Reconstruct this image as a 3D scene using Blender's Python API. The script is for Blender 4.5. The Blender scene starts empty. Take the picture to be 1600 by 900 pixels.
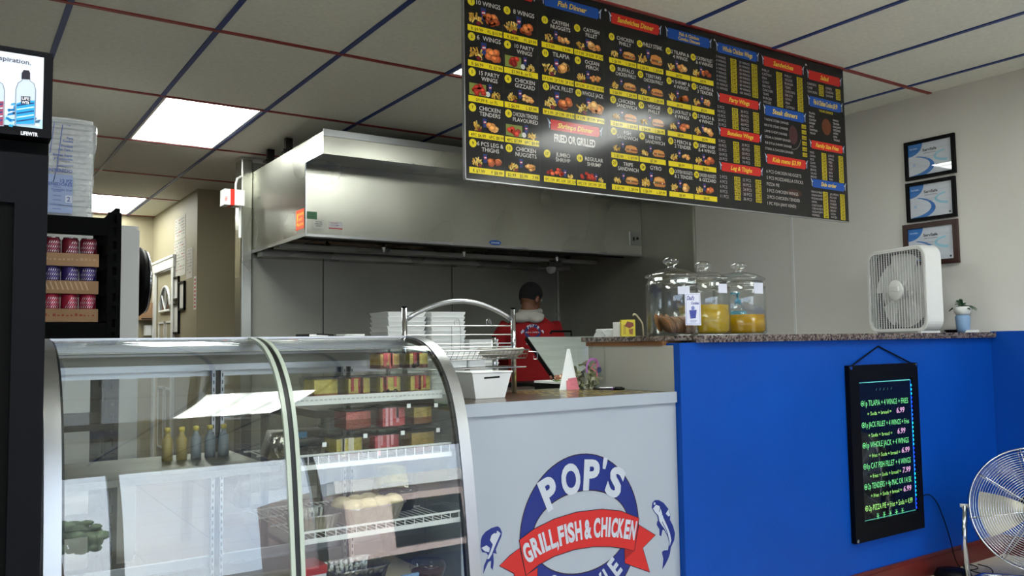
import bpy, math, random
from mathutils import Vector, Matrix
random.seed(7)
PI = math.pi
SC = bpy.context.scene
COL = SC.collection
H = 1.215            # eye height of the seated photographer
CEIL = 2.70

# ------------------------------------------------------------------ camera
f_px, yaw, pit, rol = 1305.4, 0.593356, 0.065626, -0.015015
_F = Vector((math.sin(yaw)*math.cos(pit), math.cos(yaw)*math.cos(pit), math.sin(pit)))
_R = Vector((math.cos(yaw), -math.sin(yaw), 0)); _U = _R.cross(_F)
_R2 = math.cos(rol)*_R + math.sin(rol)*_U; _U2 = -math.sin(rol)*_R + math.cos(rol)*_U
cd = bpy.data.cameras.new('camera'); cam = bpy.data.objects.new('camera', cd); COL.objects.link(cam)
cam.matrix_world = Matrix(((_R2.x, _U2.x, -_F.x, 0), (_R2.y, _U2.y, -_F.y, 0), (_R2.z, _U2.z, -_F.z, H), (0, 0, 0, 1)))
cd.sensor_width = 36; cd.lens = f_px/1600*36; cd.clip_start = .02; cd.clip_end = 200
SC.camera = cam

# ------------------------------------------------------------------ world, exposure
SKY = 5.4
PANEL = 17.0
SC.view_settings.view_transform = 'Standard'; SC.view_settings.look = 'None'
SC.view_settings.gamma = 1; SC.view_settings.use_curve_mapping = False
SC.view_settings.exposure = 0.08
w = bpy.data.worlds.new('sky'); SC.world = w; w.use_nodes = True
nt = w.node_tree; bg = nt.nodes['Background']; bg.inputs['Strength'].default_value = SKY
tc = nt.nodes.new('ShaderNodeTexCoord'); nz = nt.nodes.new('ShaderNodeTexNoise'); nz.inputs['Scale'].default_value = 2.2; nz.inputs['Detail'].default_value = 4
cr = nt.nodes.new('ShaderNodeValToRGB'); cr.color_ramp.elements[0].position = .38; cr.color_ramp.elements[1].position = .62
cr.color_ramp.elements[0].color = (.56, .74, 1, 1); cr.color_ramp.elements[1].color = (.86, .93, 1, 1)
nt.links.new(tc.outputs['Generated'], nz.inputs['Vector']); nt.links.new(nz.outputs['Fac'], cr.inputs['Fac']); nt.links.new(cr.outputs['Color'], bg.inputs['Color'])
def portal(name, loc, rot, sx, sy):
    l = bpy.data.lights.new(name, 'AREA'); l.shape = 'RECTANGLE'; l.size = sx; l.size_y = sy; l.cycles.is_portal = True
    o = bpy.data.objects.new(name, l); o.location = loc; o.rotation_euler = rot; COL.objects.link(o)
portal('window_portal', (1.2, -3.32, 1.4), (PI/2, 0, 0), 7.2, 2.3)

sl = bpy.data.lights.new('sun', 'SUN'); sl.energy = 20; sl.angle = .01; sl.color = (1, .96, .9)
so = bpy.data.objects.new('sun', sl); so.rotation_euler = (math.radians(-40), 0, math.radians(-12)); COL.objects.link(so)   # high, behind the shop: lights the lot and the facades opposite
# ------------------------------------------------------------------ colour and materials
def L(c):
    return tuple(((v/255)/12.92 if v/255 <= .04045 else ((v/255+.055)/1.055)**2.4) for v in c)
MATS = {}
def M(name, col=(200, 200, 200), rough=.5, metal=0, spec=.5, var=0, vscale=6, stretch=(1, 1, 1), bump=0, bscale=60, emit=0, attr=False, alpha=1, coat=0, col2=None, trans=0):
    m = bpy.data.materials.new(name); m.use_nodes = True; MATS[name] = m
    n = m.node_tree; b = n.nodes['Principled BSDF']; c = (*L(col), 1)
    b.inputs['Base Color'].default_value = c
    b.inputs['Roughness'].default_value = rough; b.inputs['Metallic'].default_value = metal
    b.inputs['Specular IOR Level'].default_value = spec; b.inputs['Coat Weight'].default_value = coat
    b.inputs['Coat Roughness'].default_value = .12 if name == 'print_gloss' else .08
    b.inputs['Transmission Weight'].default_value = trans
    b.inputs['Alpha'].default_value = alpha
    src = None
    if attr:
        a = n.nodes.new('ShaderNodeAttribute'); a.attribute_name = 'Col'; src = a.outputs['Color']
        n.links.new(src, b.inputs['Base Color'])
    if var or bump:
        t = n.nodes.new('ShaderNodeTexCoord'); mp = n.nodes.new('ShaderNodeMapping'); mp.inputs['Scale'].default_value = stretch
        n.links.new(t.outputs['Object'], mp.inputs['Vector'])
    if var:
        x = n.nodes.new('ShaderNodeTexNoise'); x.inputs['Scale'].default_value = vscale; x.inputs['Detail'].default_value = 5
        n.links.new(mp.outputs['Vector'], x.inputs['Vector'])
        r = n.nodes.new('ShaderNodeMix'); r.data_type = 'RGBA'
        k = n.nodes.new('ShaderNodeMapRange'); k.inputs['From Min'].default_value = .3; k.inputs['From Max'].default_value = .7
        n.links.new(x.outputs['Fac'], k.inputs['Value']); n.links.new(k.outputs['Result'], r.inputs['Factor'])
        if col2: r.inputs[6].default_value = c; r.inputs[7].default_value = (*L(col2), 1)
        else:
            r.inputs[6].default_value = tuple(v*(1-var) for v in c[:3])+(1,); r.inputs[7].default_value = tuple(min(1, v*(1+var)) for v in c[:3])+(1,)
        if src:
            mu = n.nodes.new('ShaderNodeMix'); mu.data_type = 'RGBA'; mu.blend_type = 'MULTIPLY'; mu.inputs['Factor'].default_value = 1
            r.inputs[6].default_value = (1-var, 1-var, 1-var, 1); r.inputs[7].default_value = (1, 1, 1, 1)
            n.links.new(src, mu.inputs[6]); n.links.new(r.outputs[2], mu.inputs[7]); n.links.new(mu.outputs[2], b.inputs['Base Color'])
        else: n.links.new(r.outputs[2], b.inputs['Base Color'])
    if bump:
        x = n.nodes.new('ShaderNodeTexNoise'); x.inputs['Scale'].default_value = bscale; x.inputs['Detail'].default_value = 3
        n.links.new(mp.outputs['Vector'], x.inputs['Vector'])
        bm = n.nodes.new('ShaderNodeBump'); bm.inputs['Strength'].default_value = bump; bm.inputs['Distance'].default_value = .01
        n.links.new(x.outputs['Fac'], bm.inputs['Height']); n.links.new(bm.outputs['Normal'], b.inputs['Normal'])
    if emit:
        b.inputs['Emission Strength'].default_value = emit
        if src: n.links.new(src, b.inputs['Emission Color'])
        else: b.inputs['Emission Color'].default_value = c
    return m
def glass(name, tint=(1, 1, 1), ior=1.5, rough=0):
    # clear pane: sees through straight, mirrors by Fresnel on both faces
    m = bpy.data.materials.new(name); m.use_nodes = True; MATS[name] = m
    n = m.node_tree; n.nodes.remove(n.nodes['Principled BSDF']); out = n.nodes['Material Output']
    tr = n.nodes.new('ShaderNodeBsdfTransparent'); tr.inputs['Color'].default_value = (*tint, 1)
    gl = n.nodes.new('ShaderNodeBsdfGlossy'); gl.inputs['Roughness'].default_value = rough
    fr = n.nodes.new('ShaderNodeFresnel'); ge = n.nodes.new('ShaderNodeNewGeometry')
    ma = n.nodes.new('ShaderNodeMath'); ma.operation = 'MULTIPLY_ADD'; ma.inputs[1].default_value = 1/ior-ior; ma.inputs[2].default_value = ior
    n.links.new(ge.outputs['Backfacing'], ma.inputs[0]); n.links.new(ma.outputs[0], fr.inputs['IOR'])
    mx = n.nodes.new('ShaderNodeMixShader'); n.links.new(fr.outputs[0], mx.inputs[0]); n.links.new(tr.outputs[0], mx.inputs[1]); n.links.new(gl.outputs[0], mx.inputs[2])
    n.links.new(mx.outputs[0], out.inputs['Surface']); return m
def brushed(name, col, rough=.32, stretch=(1, 1, 40), var=.12, rv=.12, dents=.25, metal=1, aniso=0):
    # stainless sheet: fine brushing, cloudy wear and slightly wavy surface
    m = M(name, col, rough, metal=metal, var=var, vscale=1.3)
    n = m.node_tree; b = n.nodes['Principled BSDF']; t = n.nodes.new('ShaderNodeTexCoord'); b.inputs['Anisotropic'].default_value = aniso
    mp = n.nodes.new('ShaderNodeMapping'); mp.inputs['Scale'].default_value = stretch; n.links.new(t.outputs['Object'], mp.inputs['Vector'])
    x = n.nodes.new('ShaderNodeTexNoise'); x.inputs['Scale'].default_value = 25; x.inputs['Detail'].default_value = 3; n.links.new(mp.outputs[0], x.inputs['Vector'])
    y = n.nodes.new('ShaderNodeTexNoise'); y.inputs['Scale'].default_value = 1.6; y.inputs['Detail'].default_value = 1; n.links.new(t.outputs['Object'], y.inputs['Vector'])
    k = n.nodes.new('ShaderNodeMapRange'); k.inputs['From Min'].default_value = .2; k.inputs['From Max'].default_value = .8; k.inputs['To Min'].default_value = rough-rv; k.inputs['To Max'].default_value = rough+rv
    n.links.new(y.outputs['Fac'], k.inputs['Value']); n.links.new(k.outputs[0], b.inputs['Roughness'])
    b1 = n.nodes.new('ShaderNodeBump'); b1.inputs['Strength'].default_value = .12; b1.inputs['Distance'].default_value = .002; n.links.new(x.outputs['Fac'], b1.inputs['Height'])
    b2 = n.nodes.new('ShaderNodeBump'); b2.inputs['Strength'].default_value = dents; b2.inputs['Distance'].default_value = .012; n.links.new(y.outputs['Fac'], b2.inputs['Height'])
    n.links.new(b1.outputs[0], b2.inputs['Normal']); n.links.new(b2.outputs[0], b.inputs['Normal'])
    return m
M('tile', (226, 227, 216), .95, var=.05, vscale=40, bump=.35, bscale=220)
M('grid_blue', (22, 52, 120), .45); M('grid_red', (138, 40, 34), .5)
M('wall_white', (208, 206, 200), .6, var=.03, vscale=1.5, bump=.1, bscale=90)
M('wall_cream', (158, 149, 123), .6, var=.04, vscale=1.2)
M('wall_blue', (0, 68, 160), .5, spec=.22, var=.08, vscale=2.2, bump=.12, bscale=70)
M('base_red', (92, 28, 22), .4, var=.25, vscale=3, stretch=(1, 1, 8))
brushed('steel', (176, 176, 166), .3, metal=1, aniso=.75); brushed('steel_wall', (150, 150, 140), .45, (40, 40, 1), .12, .06, .35, metal=.55)
brushed('steel_dull', (120, 118, 110), .42, (1, 1, 1), .15); brushed('alum', (176, 178, 180), .34, (1, 1, 1), .04, .06, .05)
M('chrome', (205, 207, 210), .12, metal=1); M('wire_metal', (165, 165, 160), .3, metal=1); M('dark_metal', (48, 46, 44), .4, metal=.8)
M('black', (5, 5, 6), .5, spec=.14); M('black_matte', (8, 8, 9), .8, spec=.1); M('navy_black', (8, 9, 15), .55, spec=.12)
M('white_plastic', (225, 226, 224), .4); M('white_enamel', (215, 216, 214), .35); M('foam', (228, 230, 228), .7, bump=.1, bscale=300)
M('grey_lam', (168, 167, 160), .5, var=.04, vscale=5); M('white_lam', (160, 168, 178), .4, var=.02, vscale=3)
M('wood_edge', (130, 88, 52), .6, var=.3, vscale=4, stretch=(8, 1, 1))
M('print', attr=True, rough=.4); M('print_gloss', attr=True, rough=.4, spec=.12, coat=.55); M('print_matte', attr=True, rough=.8)
M('led', attr=True, rough=.5, emit=.55); M('backlit', attr=True, rough=.3, emit=.35)
M('led_bright', attr=True, rough=.5, emit=3.0)
M('food', attr=True, rough=.6, var=.35, vscale=60, bump=.5, bscale=180)
M('food_soft', attr=True, rough=.5, var=.15, vscale=40, bump=.3, bscale=90)
M('cardboard', (158, 124, 92), .8, var=.12, vscale=8); M('card_pale', (190, 178, 152), .8, var=.05)
M('can', attr=True, rough=.35, metal=.4)
M('floor_tile', (190, 180, 162), .5, var=.1, vscale=3)
M('skin', (118, 78, 56), .55, bump=.05, bscale=200); M('hair', (14, 12, 12), .8, bump=.8, bscale=260)
M('shirt', (158, 14, 20), .85, var=.12, vscale=9, bump=.5, bscale=14); M('hood_cloth', (188, 184, 174), .9, bump=.4, bscale=30); M('trouser', (30, 30, 36), .9)
M('leaf', (30, 66, 34), .45, var=.3, vscale=30); M('leaf2', (70, 92, 62), .7, var=.4, vscale=3)
M('pale_blue', (120, 150, 185), .4); M('asphalt', (98, 98, 100), .9, var=.15, vscale=2); M('stucco', (190, 172, 166), .9, var=.06, vscale=1)
M('dark_glass', (12, 14, 18), .05); M('car_blue', (20, 52, 130), .25, coat=.8); M('rubber', (20, 20, 20), .8)
M('foil', (176, 172, 162), .28, metal=1, bump=.8, bscale=40)
M('clear_film', (225, 232, 238), .12, alpha=.4, bump=1, bscale=26)
glass('glass'); glass('case_glass', (.965, .985, .98), 1.75); glass('lid_glass', (.95, .97, .97), 2.2); glass('jar_glass', (.97, .985, .985), 1.55); glass('clam', (.97, .98, .97), 1.6, .05)
M('liquid', (196, 160, 8), .1, trans=0, alpha=.82); M('liquid2', (190, 145, 4), .1, alpha=.88)
m = M('lamp', (250, 255, 248), .5, emit=PANEL); n = m.node_tree; b = n.nodes['Principled BSDF']   # three tubes show through each diffuser
t = n.nodes.new('ShaderNodeTexCoord'); sx = n.nodes.new('ShaderNodeSeparateXYZ'); n.links.new(t.outputs['Object'], sx.inputs[0])
ma = n.nodes.new('ShaderNodeMath'); ma.operation = 'SUBTRACT'; ma.inputs[1].default_value = .428; n.links.new(sx.outputs['X'], ma.inputs[0])
mb_ = n.nodes.new('ShaderNodeMath'); mb_.operation = 'MULTIPLY'; mb_.inputs[1].default_value = 2*PI/.2042; n.links.new(ma.outputs[0], mb_.inputs[0])
mc = n.nodes.new('ShaderNodeMath'); mc.operation = 'COSINE'; n.links.new(mb_.outputs[0], mc.inputs[0])
mr = n.nodes.new('ShaderNodeMapRange'); mr.inputs['From Min'].default_value = -1; mr.inputs['From Max'].default_value = 1; mr.inputs['To Min'].default_value = PANEL*1.5; mr.inputs['To Max'].default_value = PANEL*.4; n.links.new(mc.outputs[0], mr.inputs['Value']); n.links.new(mr.outputs[0], b.inputs['Emission Strength'])
M('quarry', (96, 74, 64), .5, var=.2, vscale=4); M('lid_steel', (168, 176, 170), .4, metal=.35, var=.1, vscale=3, stretch=(1, 12, 12)); M('gasket', (15, 17, 17), .5)
# granite: brown, black and grey flecks
m = M('granite', (92, 82, 74), .18); n = m.node_tree; b = n.nodes['Principled BSDF']
t = n.nodes.new('ShaderNodeTexCoord'); v = n.nodes.new('ShaderNodeTexVoronoi'); v.inputs['Scale'].default_value = 110
r = n.nodes.new('ShaderNodeValToRGB'); e = r.color_ramp.elements; e[0].color = (.012, .01, .009, 1); e[0].position = .1; e[1].color = (.2, .165, .14, 1); e[1].position = .75
e2 = e.new(.45); e2.color = (.09, .06, .045, 1)
n.links.new(t.outputs['Object'], v.inputs['Vector']); n.links.new(v.outputs['Color'], r.inputs['Fac']); n.links.new(r.outputs['Color'], b.inputs['Base Color'])

# ------------------------------------------------------------------ mesh builder
class MB:
    def __init__(s): s.v = []; s.f = []; s.fm = []; s.fc = []; s.fs = []; s.mats = []; s.cm = 0; s.cc = (1, 1, 1); s.sm = False; s.X = None
    def mat(s, name):
        if name not in s.mats: s.mats.append(name)
        s.cm = s.mats.index(name); return s
    def col(s, c): s.cc = L(c); return s
    def smooth(s, on=True): s.sm = on; return s
    def add(s, vs, fs):
        k = len(s.v)
        if s.X: vs = [s.X @ Vector(p) for p in vs]
        s.v += [tuple(p) for p in vs]
        for f in fs: s.f.append([k+i for i in f]); s.fm.append(s.cm); s.fc.append(s.cc); s.fs.append(s.sm)
        return s
    def box(s, x0, x1, y0, y1, z0, z1):
        sm = s.sm; s.sm = False
        s.add([(x0, y0, z0), (x1, y0, z0), (x1, y1, z0), (x0, y1, z0), (x0, y0, z1), (x1, y0, z1), (x1, y1, z1), (x0, y1, z1)],
              [(0, 3, 2, 1), (4, 5, 6, 7), (0, 1, 5, 4), (1, 2, 6, 5), (2, 3, 7, 6), (3, 0, 4, 7)]); s.sm = sm; return s
    def rbox(s, x0, x1, y0, y1, z0, z1, r=.01, n=4):
        # box with rounded vertical edges
        pts = []
        for cx, cy, a0 in ((x1-r, y1-r, 0), (x0+r, y1-r, 90), (x0+r, y0+r, 180), (x1-r, y0+r, 270)):
            for i in range(n+1):
                a = math.radians(a0+90*i/n); pts.append((cx+r*math.cos(a), cy+r*math.sin(a)))
        return s.prism(pts, z0, z1)
    def prism(s, pts, z0, z1, taper=1):
        n = len(pts); cx = sum(p[0] for p in pts)/n; cy = sum(p[1] for p in pts)/n
        vs = [(p[0], p[1], z0) for p in pts]+[(cx+(p[0]-cx)*taper, cy+(p[1]-cy)*taper, z1) for p in pts]
        return s.add(vs, [list(range(n))[::-1], [n+i for i in range(n)]]+[(i, (i+1) % n, n+(i+1) % n, n+i) for i in range(n)])
    def extr(s, pts, d):
        # closed 3D outline pushed by vector d
        n = len(pts); vs = [Vector(p) for p in pts]; vs += [p+Vector(d) for p in vs]
        return s.add(vs, [list(range(n))[::-1], [n+i for i in range(n)]]+[(i, (i+1) % n, n+(i+1) % n, n+i) for i in range(n)])
    def lathe(s, prof, cx=0, cy=0, cz=0, n=24, sx=1, sy=1, caps=True):
        vs = []; k = len(prof)
        for i in range(n):
            a = 2*PI*i/n
            for r, z in prof: vs.append((cx+r*math.cos(a)*sx, cy+r*math.sin(a)*sy, cz+z))
        fs = [(i*k+j, ((i+1) % n)*k+j, ((i+1) % n)*k+j+1, i*k+j+1) for i in range(n) for j in range(k-1)]
        if caps:
            if prof[0][0] > 1e-6: fs.append([i*k for i in range(n)][::-1])
            if prof[-1][0] > 1e-6: fs.append([i*k+k-1 for i in range(n)])
        return s.add(vs, fs)
    def cyl(s, p0, p1, r, n=10, r2=None): return s.tube([p0, p1], r, n, rads=[r, r if r2 is None else r2])
    def tube(s, pts, r, n=8, closed=False, rads=None, flat=1, up=None):
        P = [Vector(p) for p in pts]; m_ = len(P); vs = []; prev = None
        for i, p in enumerate(P):
            if closed: d = P[(i+1) % m_]-P[i-1]
            else: d = P[min(i+1, m_-1)]-P[max(i-1, 0)]
            if d.length < 1e-9: d = Vector((0, 0, 1))
            d.normalize()
            if prev is None:
                a = Vector(up) if up else (Vector((0, 0, 1)) if abs(d.z) < .9 else Vector((0, 1, 0)))
            else: a = prev
            u = (a-d*a.dot(d))
            if u.length < 1e-6: u = Vector((1, 0, 0)) if abs(d.x) < .9 else Vector((0, 1, 0)); u = u-d*u.dot(d)
            u.normalize(); prev = u; w_ = d.cross(u); rr = rads[i] if rads else r
            if isinstance(rr, (int, float)): rr = (rr, rr*flat)
            for j in range(n):
                t_ = 2*PI*j/n; vs.append(p+u*math.cos(t_)*rr[0]+w_*math.sin(t_)*rr[1])
        seg = m_ if closed else m_-1
        fs = [(i*n+j, i*n+(j+1) % n, ((i+1) % m_)*n+(j+1) % n, ((i+1) % m_)*n+j) for i in range(seg) for j in range(n)]
        if not closed: fs += [list(range(n))[::-1], [(m_-1)*n+j for j in range(n)]]
        return s.add(vs, fs)
    def ball(s, c, r, n=12, m_=8):
        if isinstance(r, (int, float)): r = (r, r, r)
        vs = [(c[0], c[1], c[2]-r[2])]
        for i in range(1, m_):
            a = -PI/2+PI*i/m_
            for j in range(n): t_ = 2*PI*j/n; vs.append((c[0]+r[0]*math.cos(a)*math.cos(t_), c[1]+r[1]*math.cos(a)*math.sin(t_), c[2]+r[2]*math.sin(a)))
        vs.append((c[0], c[1], c[2]+r[2])); e_ = len(vs)-1
        fs = [(0, 1+(j+1) % n, 1+j) for j in range(n)]+[(e_, e_-n+j, e_-n+(j+1) % n) for j in range(n)]
        for i in range(m_-2):
            for j in range(n): a = 1+i*n+j; b_ = 1+i*n+(j+1) % n; fs.append((a, b_, b_+n, a+n))
        return s.add(vs, fs)
    def build(s, name, parent=None, mods=None):
        me = bpy.data.meshes.new(name); me.from_pydata(s.v, [], s.f)
        for mn in (s.mats or ['print']): me.materials.append(MATS[mn])
        me.polygons.foreach_set('material_index', s.fm); me.polygons.foreach_set('use_smooth', s.fs)
        ca = me.color_attributes.new('Col', 'FLOAT_COLOR', 'CORNER'); buf = []
        for p, c in zip(me.polygons, s.fc): buf += [c[0], c[1], c[2], 1.0]*p.loop_total
        ca.data.foreach_set('color', buf); me.update()
        o = bpy.data.objects.new(name, me); COL.objects.link(o); WM[o.name] = Matrix()
        if parent: o.parent = parent; o.matrix_parent_inverse = WM[parent.name].inverted()
        return o
WM = {}
def tag(o, label, cat, group=None, kind=None):
    o['label'] = label; o['category'] = cat
    if group: o['group'] = group
    if kind: o['kind'] = kind
    return o
def thing(name, label, cat, loc=(0, 0, 0), group=None):
    o = bpy.data.objects.new(name, None); COL.objects.link(o); o.location = loc; o.empty_display_size = .05
    WM[o.name] = Matrix.Translation(loc); return tag(o, label, cat, group)
def struct(mb, name): o = mb.build(name); o['kind'] = 'structure'; return o
def kids(o): return [c for c in list(o.children)]
def dup(root, loc, rz=0, label=None, group=None, parent=None):
    r = root.copy(); COL.objects.link(r)
    if parent: r.parent = parent
    else:
        r.location = loc; r.rotation_euler = (0, 0, rz)
        if label: r['label'] = label
        if group: r['group'] = group
    for ch in CH.get(root.name, []): dup(ch, None, parent=r)
    return r
CH = {}
def remember(root):
    # child lists are taken before any copy exists
    CH[root.name] = [c for c in bpy.data.objects if c.parent == root]
    for c in CH[root.name]: remember(c)
    return root

# ------------------------------------------------------------------ flat printing: outlines and lettering laid on a surface
_GC = {}
def glyphs(txt, bold, shear):
    k = (txt, bold, shear)
    if k not in _GC:
        c = bpy.data.curves.new('t', 'FONT'); c.body = txt; c.size = 1; c.offset = bold; c.shear = shear; c.resolution_u = 4 if bold > .035 else 2; c.fill_mode = 'FRONT'
        o = bpy.data.objects.new('t', c); me = bpy.data.meshes.new_from_object(o)
        vs = [(p.co.x, p.co.y) for p in me.vertices]; fs = [list(p.vertices) for p in me.polygons if p.area > 1e-9]
        bpy.data.objects.remove(o); bpy.data.curves.remove(c); bpy.data.meshes.remove(me)
        if not vs: vs = [(0, 0)]; fs = []
        x0 = min(p[0] for p in vs); x1 = max(p[0] for p in vs); _GC[k] = (vs, fs, x0, max(x1-x0, 1e-4))
    return _GC[k]
class Ink:
    # o origin, u and v directions on the surface, n outward normal
    def __init__(s, o, u, v, n, mat='print', step=.0005): s.o = Vector(o); s.u = Vector(u); s.v = Vector(v); s.n = Vector(n); s.mb = MB().mat(mat); s.step = step; s.flip = s.u.cross(s.v).dot(s.n) < 0
    def P(s, a, b, l): return s.o+s.u*a+s.v*b+s.n*(s.step*l)
    def poly(s, pts, col, l=1):
        s.mb.col(col); ids = list(range(len(pts)))
        s.mb.add([s.P(a, b, l) for a, b in pts], [ids[::-1] if s.flip else ids]); return s
    def rect(s, u0, v0, u1, v1, col, l=1): return s.poly([(u0, v0), (u1, v0), (u1, v1), (u0, v1)], col, l)
    def disc(s, cu, cv, r, col, l=1, ry=None, n=16): return s.poly([(cu+r*math.cos(2*PI*i/n), cv+(ry or r)*math.sin(2*PI*i/n)) for i in range(n)], col, l)
    def band(s, outer, inner, col, l=1, closed=True):
        n = len(outer); s.mb.col(col); vs = [s.P(a, b, l) for a, b in outer]+[s.P(a, b, l) for a, b in inner]
        s.mb.add(vs, [(i, (i+1) % n, n+(i+1) % n, n+i) for i in range(n if closed else n-1)]); return s
    def line(s, pts, wd, col, l=1, closed=False):
        q = [Vector(p) for p in pts]; a = []; b = []; n = len(q)
        for i in range(n):
            d = (q[(i+1) % n]-q[i-1]) if closed else (q[min(i+1, n-1)]-q[max(i-1, 0)])
            d = d.normalized() if d.length > 1e-9 else Vector((1, 0)); pn = Vector((-d.y, d.x))*wd/2; a.append(q[i]+pn); b.append(q[i]-pn)
        return s.band([tuple(x) for x in a], [tuple(x) for x in b], col, l, closed)
    def text(s, t, cu, cv, h, col, w=None, l=2, al='c', rot=0, bold=.02, shear=0, wmax=None):
        # h cap height; w total width; al c, l or r; cv is the baseline
        vs, fs, x0, wd = glyphs(t, bold, shear); k = h/.73; sx = k
        if w: sx = w/wd
        elif wmax and wd*k > wmax: sx = wmax/wd
        off = {'c': -wd*sx/2, 'l': 0, 'r': -wd*sx}[al]; c, sn = math.cos(rot), math.sin(rot); s.mb.col(col); out = []
        for x, y in vs:
            a = (x-x0)*sx+off; b = y*k; out.append(s.P(cu+a*c-b*sn, cv+a*sn+b*c, l))
        if fs: s.mb.add(out, [f[::-1] if s.flip else f for f in fs])
        return s
    def build(s, name, parent=None): return s.mb.build(name, parent)
def backed(ink, name, parent): return ink.build(name, parent)
M('shroud', (92, 94, 96), .6); M('joint', (176, 186, 172), .35); M('frame_brown', (52, 26, 20), .35); M('fan_blade', (150, 146, 134), .35, metal=.6)

# ================================================================== THE SETTING
XW, YF, XL, YB = 4.938, -3.2, -2.6, 10.07
gx = [.398+.6125*k for k in range(-5, 8)]; gy = [2.723+1.214*k for k in range(-5, 7)]
lights = {(1, 2), (1, 5), (3, 0), (5, -2), (1, -2), (-2, -2), (6, -4)}   # tile column, row counted from the grid line over the menu board
mb = MB().mat('tile'); xs = [XL]+[x for x in gx if XL < x < XW]+[XW]; ys = [YF]+[y for y in gy if YF < y < YB]+[YB]
for i in range(len(xs)-1):
    for j in range(len(ys)-1):
        ci = round((xs[i]-.398)/.6125); cj = round((ys[j]-2.723)/1.214)
        if (ci, cj) in lights and xs[i] > XL and ys[j] > YF: continue
        mb.box(xs[i], xs[i+1], ys[j], ys[j+1], CEIL, CEIL+.02)
struct(mb, 'ceiling')
mb = MB().mat('grid_blue')
for x in gx:
    if XL < x < XW: mb.box(x-.0125, x+.0125, YF, YB, CEIL-.006, CEIL+.004)
mb.box(XW-.02, XW, YF, YB, CEIL-.0055, CEIL+.004) if False else None
struct(mb, 'trim_1')
mb = MB().mat('grid_red')
for y in gy:
    if YF < y < YB: mb.box(XL, XW-.001, y-.0125, y+.0125, CEIL-.0065, CEIL+.0035)
struct(mb, 'trim_2')
mb = MB().mat('floor_tile'); 
for i in range(17):
    for j in range(29):
        x0 = XL-.1+i*.457; y0 = YF-.1+j*.457; mb.mat('quarry' if y0 > 2.3 else 'floor_tile').box(x0+.002, x0+.455, y0+.002, y0+.455, -.02, 0)
mb.mat('asphalt').box(XL-.1, XW+.1, YF-.1, YB+.1, -.03, -.003); struct(mb, 'floor')
mb = MB().mat('wall_white').box(XW, XW+.1, YF, YB+.1, 0, CEIL+.02)
mb.mat('wall_blue').box(XW-.004, XW, YF, 2.438, 0, 1.24)
struct(mb, 'wall_right')
mb = MB().mat('white_enamel').box(XW-.006, XW, 3.755, 3.775, 1.235, CEIL); struct(mb, 'trim_3')
mb = MB().mat('steel_wall').box(XW-.008, XW, 4.682, 6.51, .2, 2.68); mb.mat('steel').box(XW-.012, XW-.008, 4.68, 4.70, .2, 2.68); struct(mb, 'trim_4')
mb = MB().mat('wall_white').box(1.86, XW, 6.53, 6.63, 0, CEIL).mat('steel_wall')
for a, b in ((1.945, 2.527), (2.535, 3.739), (3.747, XW-.008)): mb.box(a, b, 6.515, 6.53, .1, 2.66)
mb.mat('dark_metal').box(1.945, XW-.008, 6.5285, 6.53, .1, 2.66)
mb.mat('steel').box(XW-.03, XW-.008, 6.49, 6.515, .1, 1.95)
struct(mb, 'wall_back')
mb = MB().mat('steel').smooth(False).rbox(1.852, 1.94, 6.47, 6.64, 0, 2.67, .012); struct(mb, 'trim_5')
mb = MB().mat('wall_cream').box(1.899, XW, 8.05, 8.15, 0, CEIL).box(1.899, 1.999, 8.15, 8.98, 0, CEIL).box(1.899, 1.999, 8.98, YB, 2.06, CEIL).box(1.899, 1.999, 9.92, YB, 0, 2.06)
struct(mb, 'wall_corridor')
struct(MB().mat('wall_cream').box(XL, 2.0, YB, YB+.1, 0, CEIL), 'wall_far')
struct(MB().mat('wall_white').box(XL-.1, XL, YF, YB+.1, 0, CEIL), 'wall_left')
# front shop window wall behind the photographer
mb = MB().mat('wall_blue').box(XL, XW, YF-.12, YF, 0, .42).mat('wall_white').box(XL, XW, YF-.12, YF, 2.48, CEIL).box(XL, -2.3, YF-.12, YF, .42, 2.48).box(4.75, XW, YF-.12, YF, .42, 2.48)
struct(mb, 'wall_front')
wx = [-2.3, -.55, 1.2, 2.95, 4.75]
for i in range(4):
    a, b = wx[i], wx[i+1]; mb = MB().mat('alum')
    mb.box(a, a+.05, YF-.1, YF-.04, .42, 2.48).box(b-.05, b, YF-.1, YF-.04, .42, 2.48).box(a+.05, b-.05, YF-.1, YF-.04, .42, .49).box(a+.05, b-.05, YF-.1, YF-.04, 2.41, 2.48)
    fr = struct(mb, 'window_%d' % (i+1)); MB().mat('glass').box(a+.05, b-.05, YF-.075, YF-.069, .49, 2.41).build('pane', fr)
# corridor door with a half-round light
mb = MB().mat('white_enamel')
mb.box(1.875, 1.899, 8.93, 9.03, 0, 2.12).box(1.875, 1.899, 9.86, 9.96, 0, 2.12).box(1.87, 1.899, 8.91, 9.98, 2.04, 2.14).box(1.862, 1.899, 8.90, 9.99, 2.14, 2.165)
dr = struct(mb, 'door_1')
mb = MB().mat('wall_cream').box(1.915, 1.95, 9.03, 9.86, 0, 2.04).mat('white_enamel')
for y0, y1 in ((9.11, 9.40), (9.49, 9.78)):
    for z0, z1 in ((.15, .8), (.92, 1.5)):
        mb.box(1.905, 1.915, y0, y1, z0, z0+.02).box(1.905, 1.915, y0, y1, z1-.02, z1).box(1.905, 1.915, y0, y0+.02, z0, z1).box(1.905, 1.915, y1-.02, y1, z0, z1)
mb.build('door_leaf', dr)
mb = MB().mat('white_enamel'); arc = [(1.903, 9.445+.26*math.cos(PI*i/14), 1.61+.26*math.sin(PI*i/14)) for i in range(15)]
mb.tube(arc+[arc[0]], .014, 6)
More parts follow.
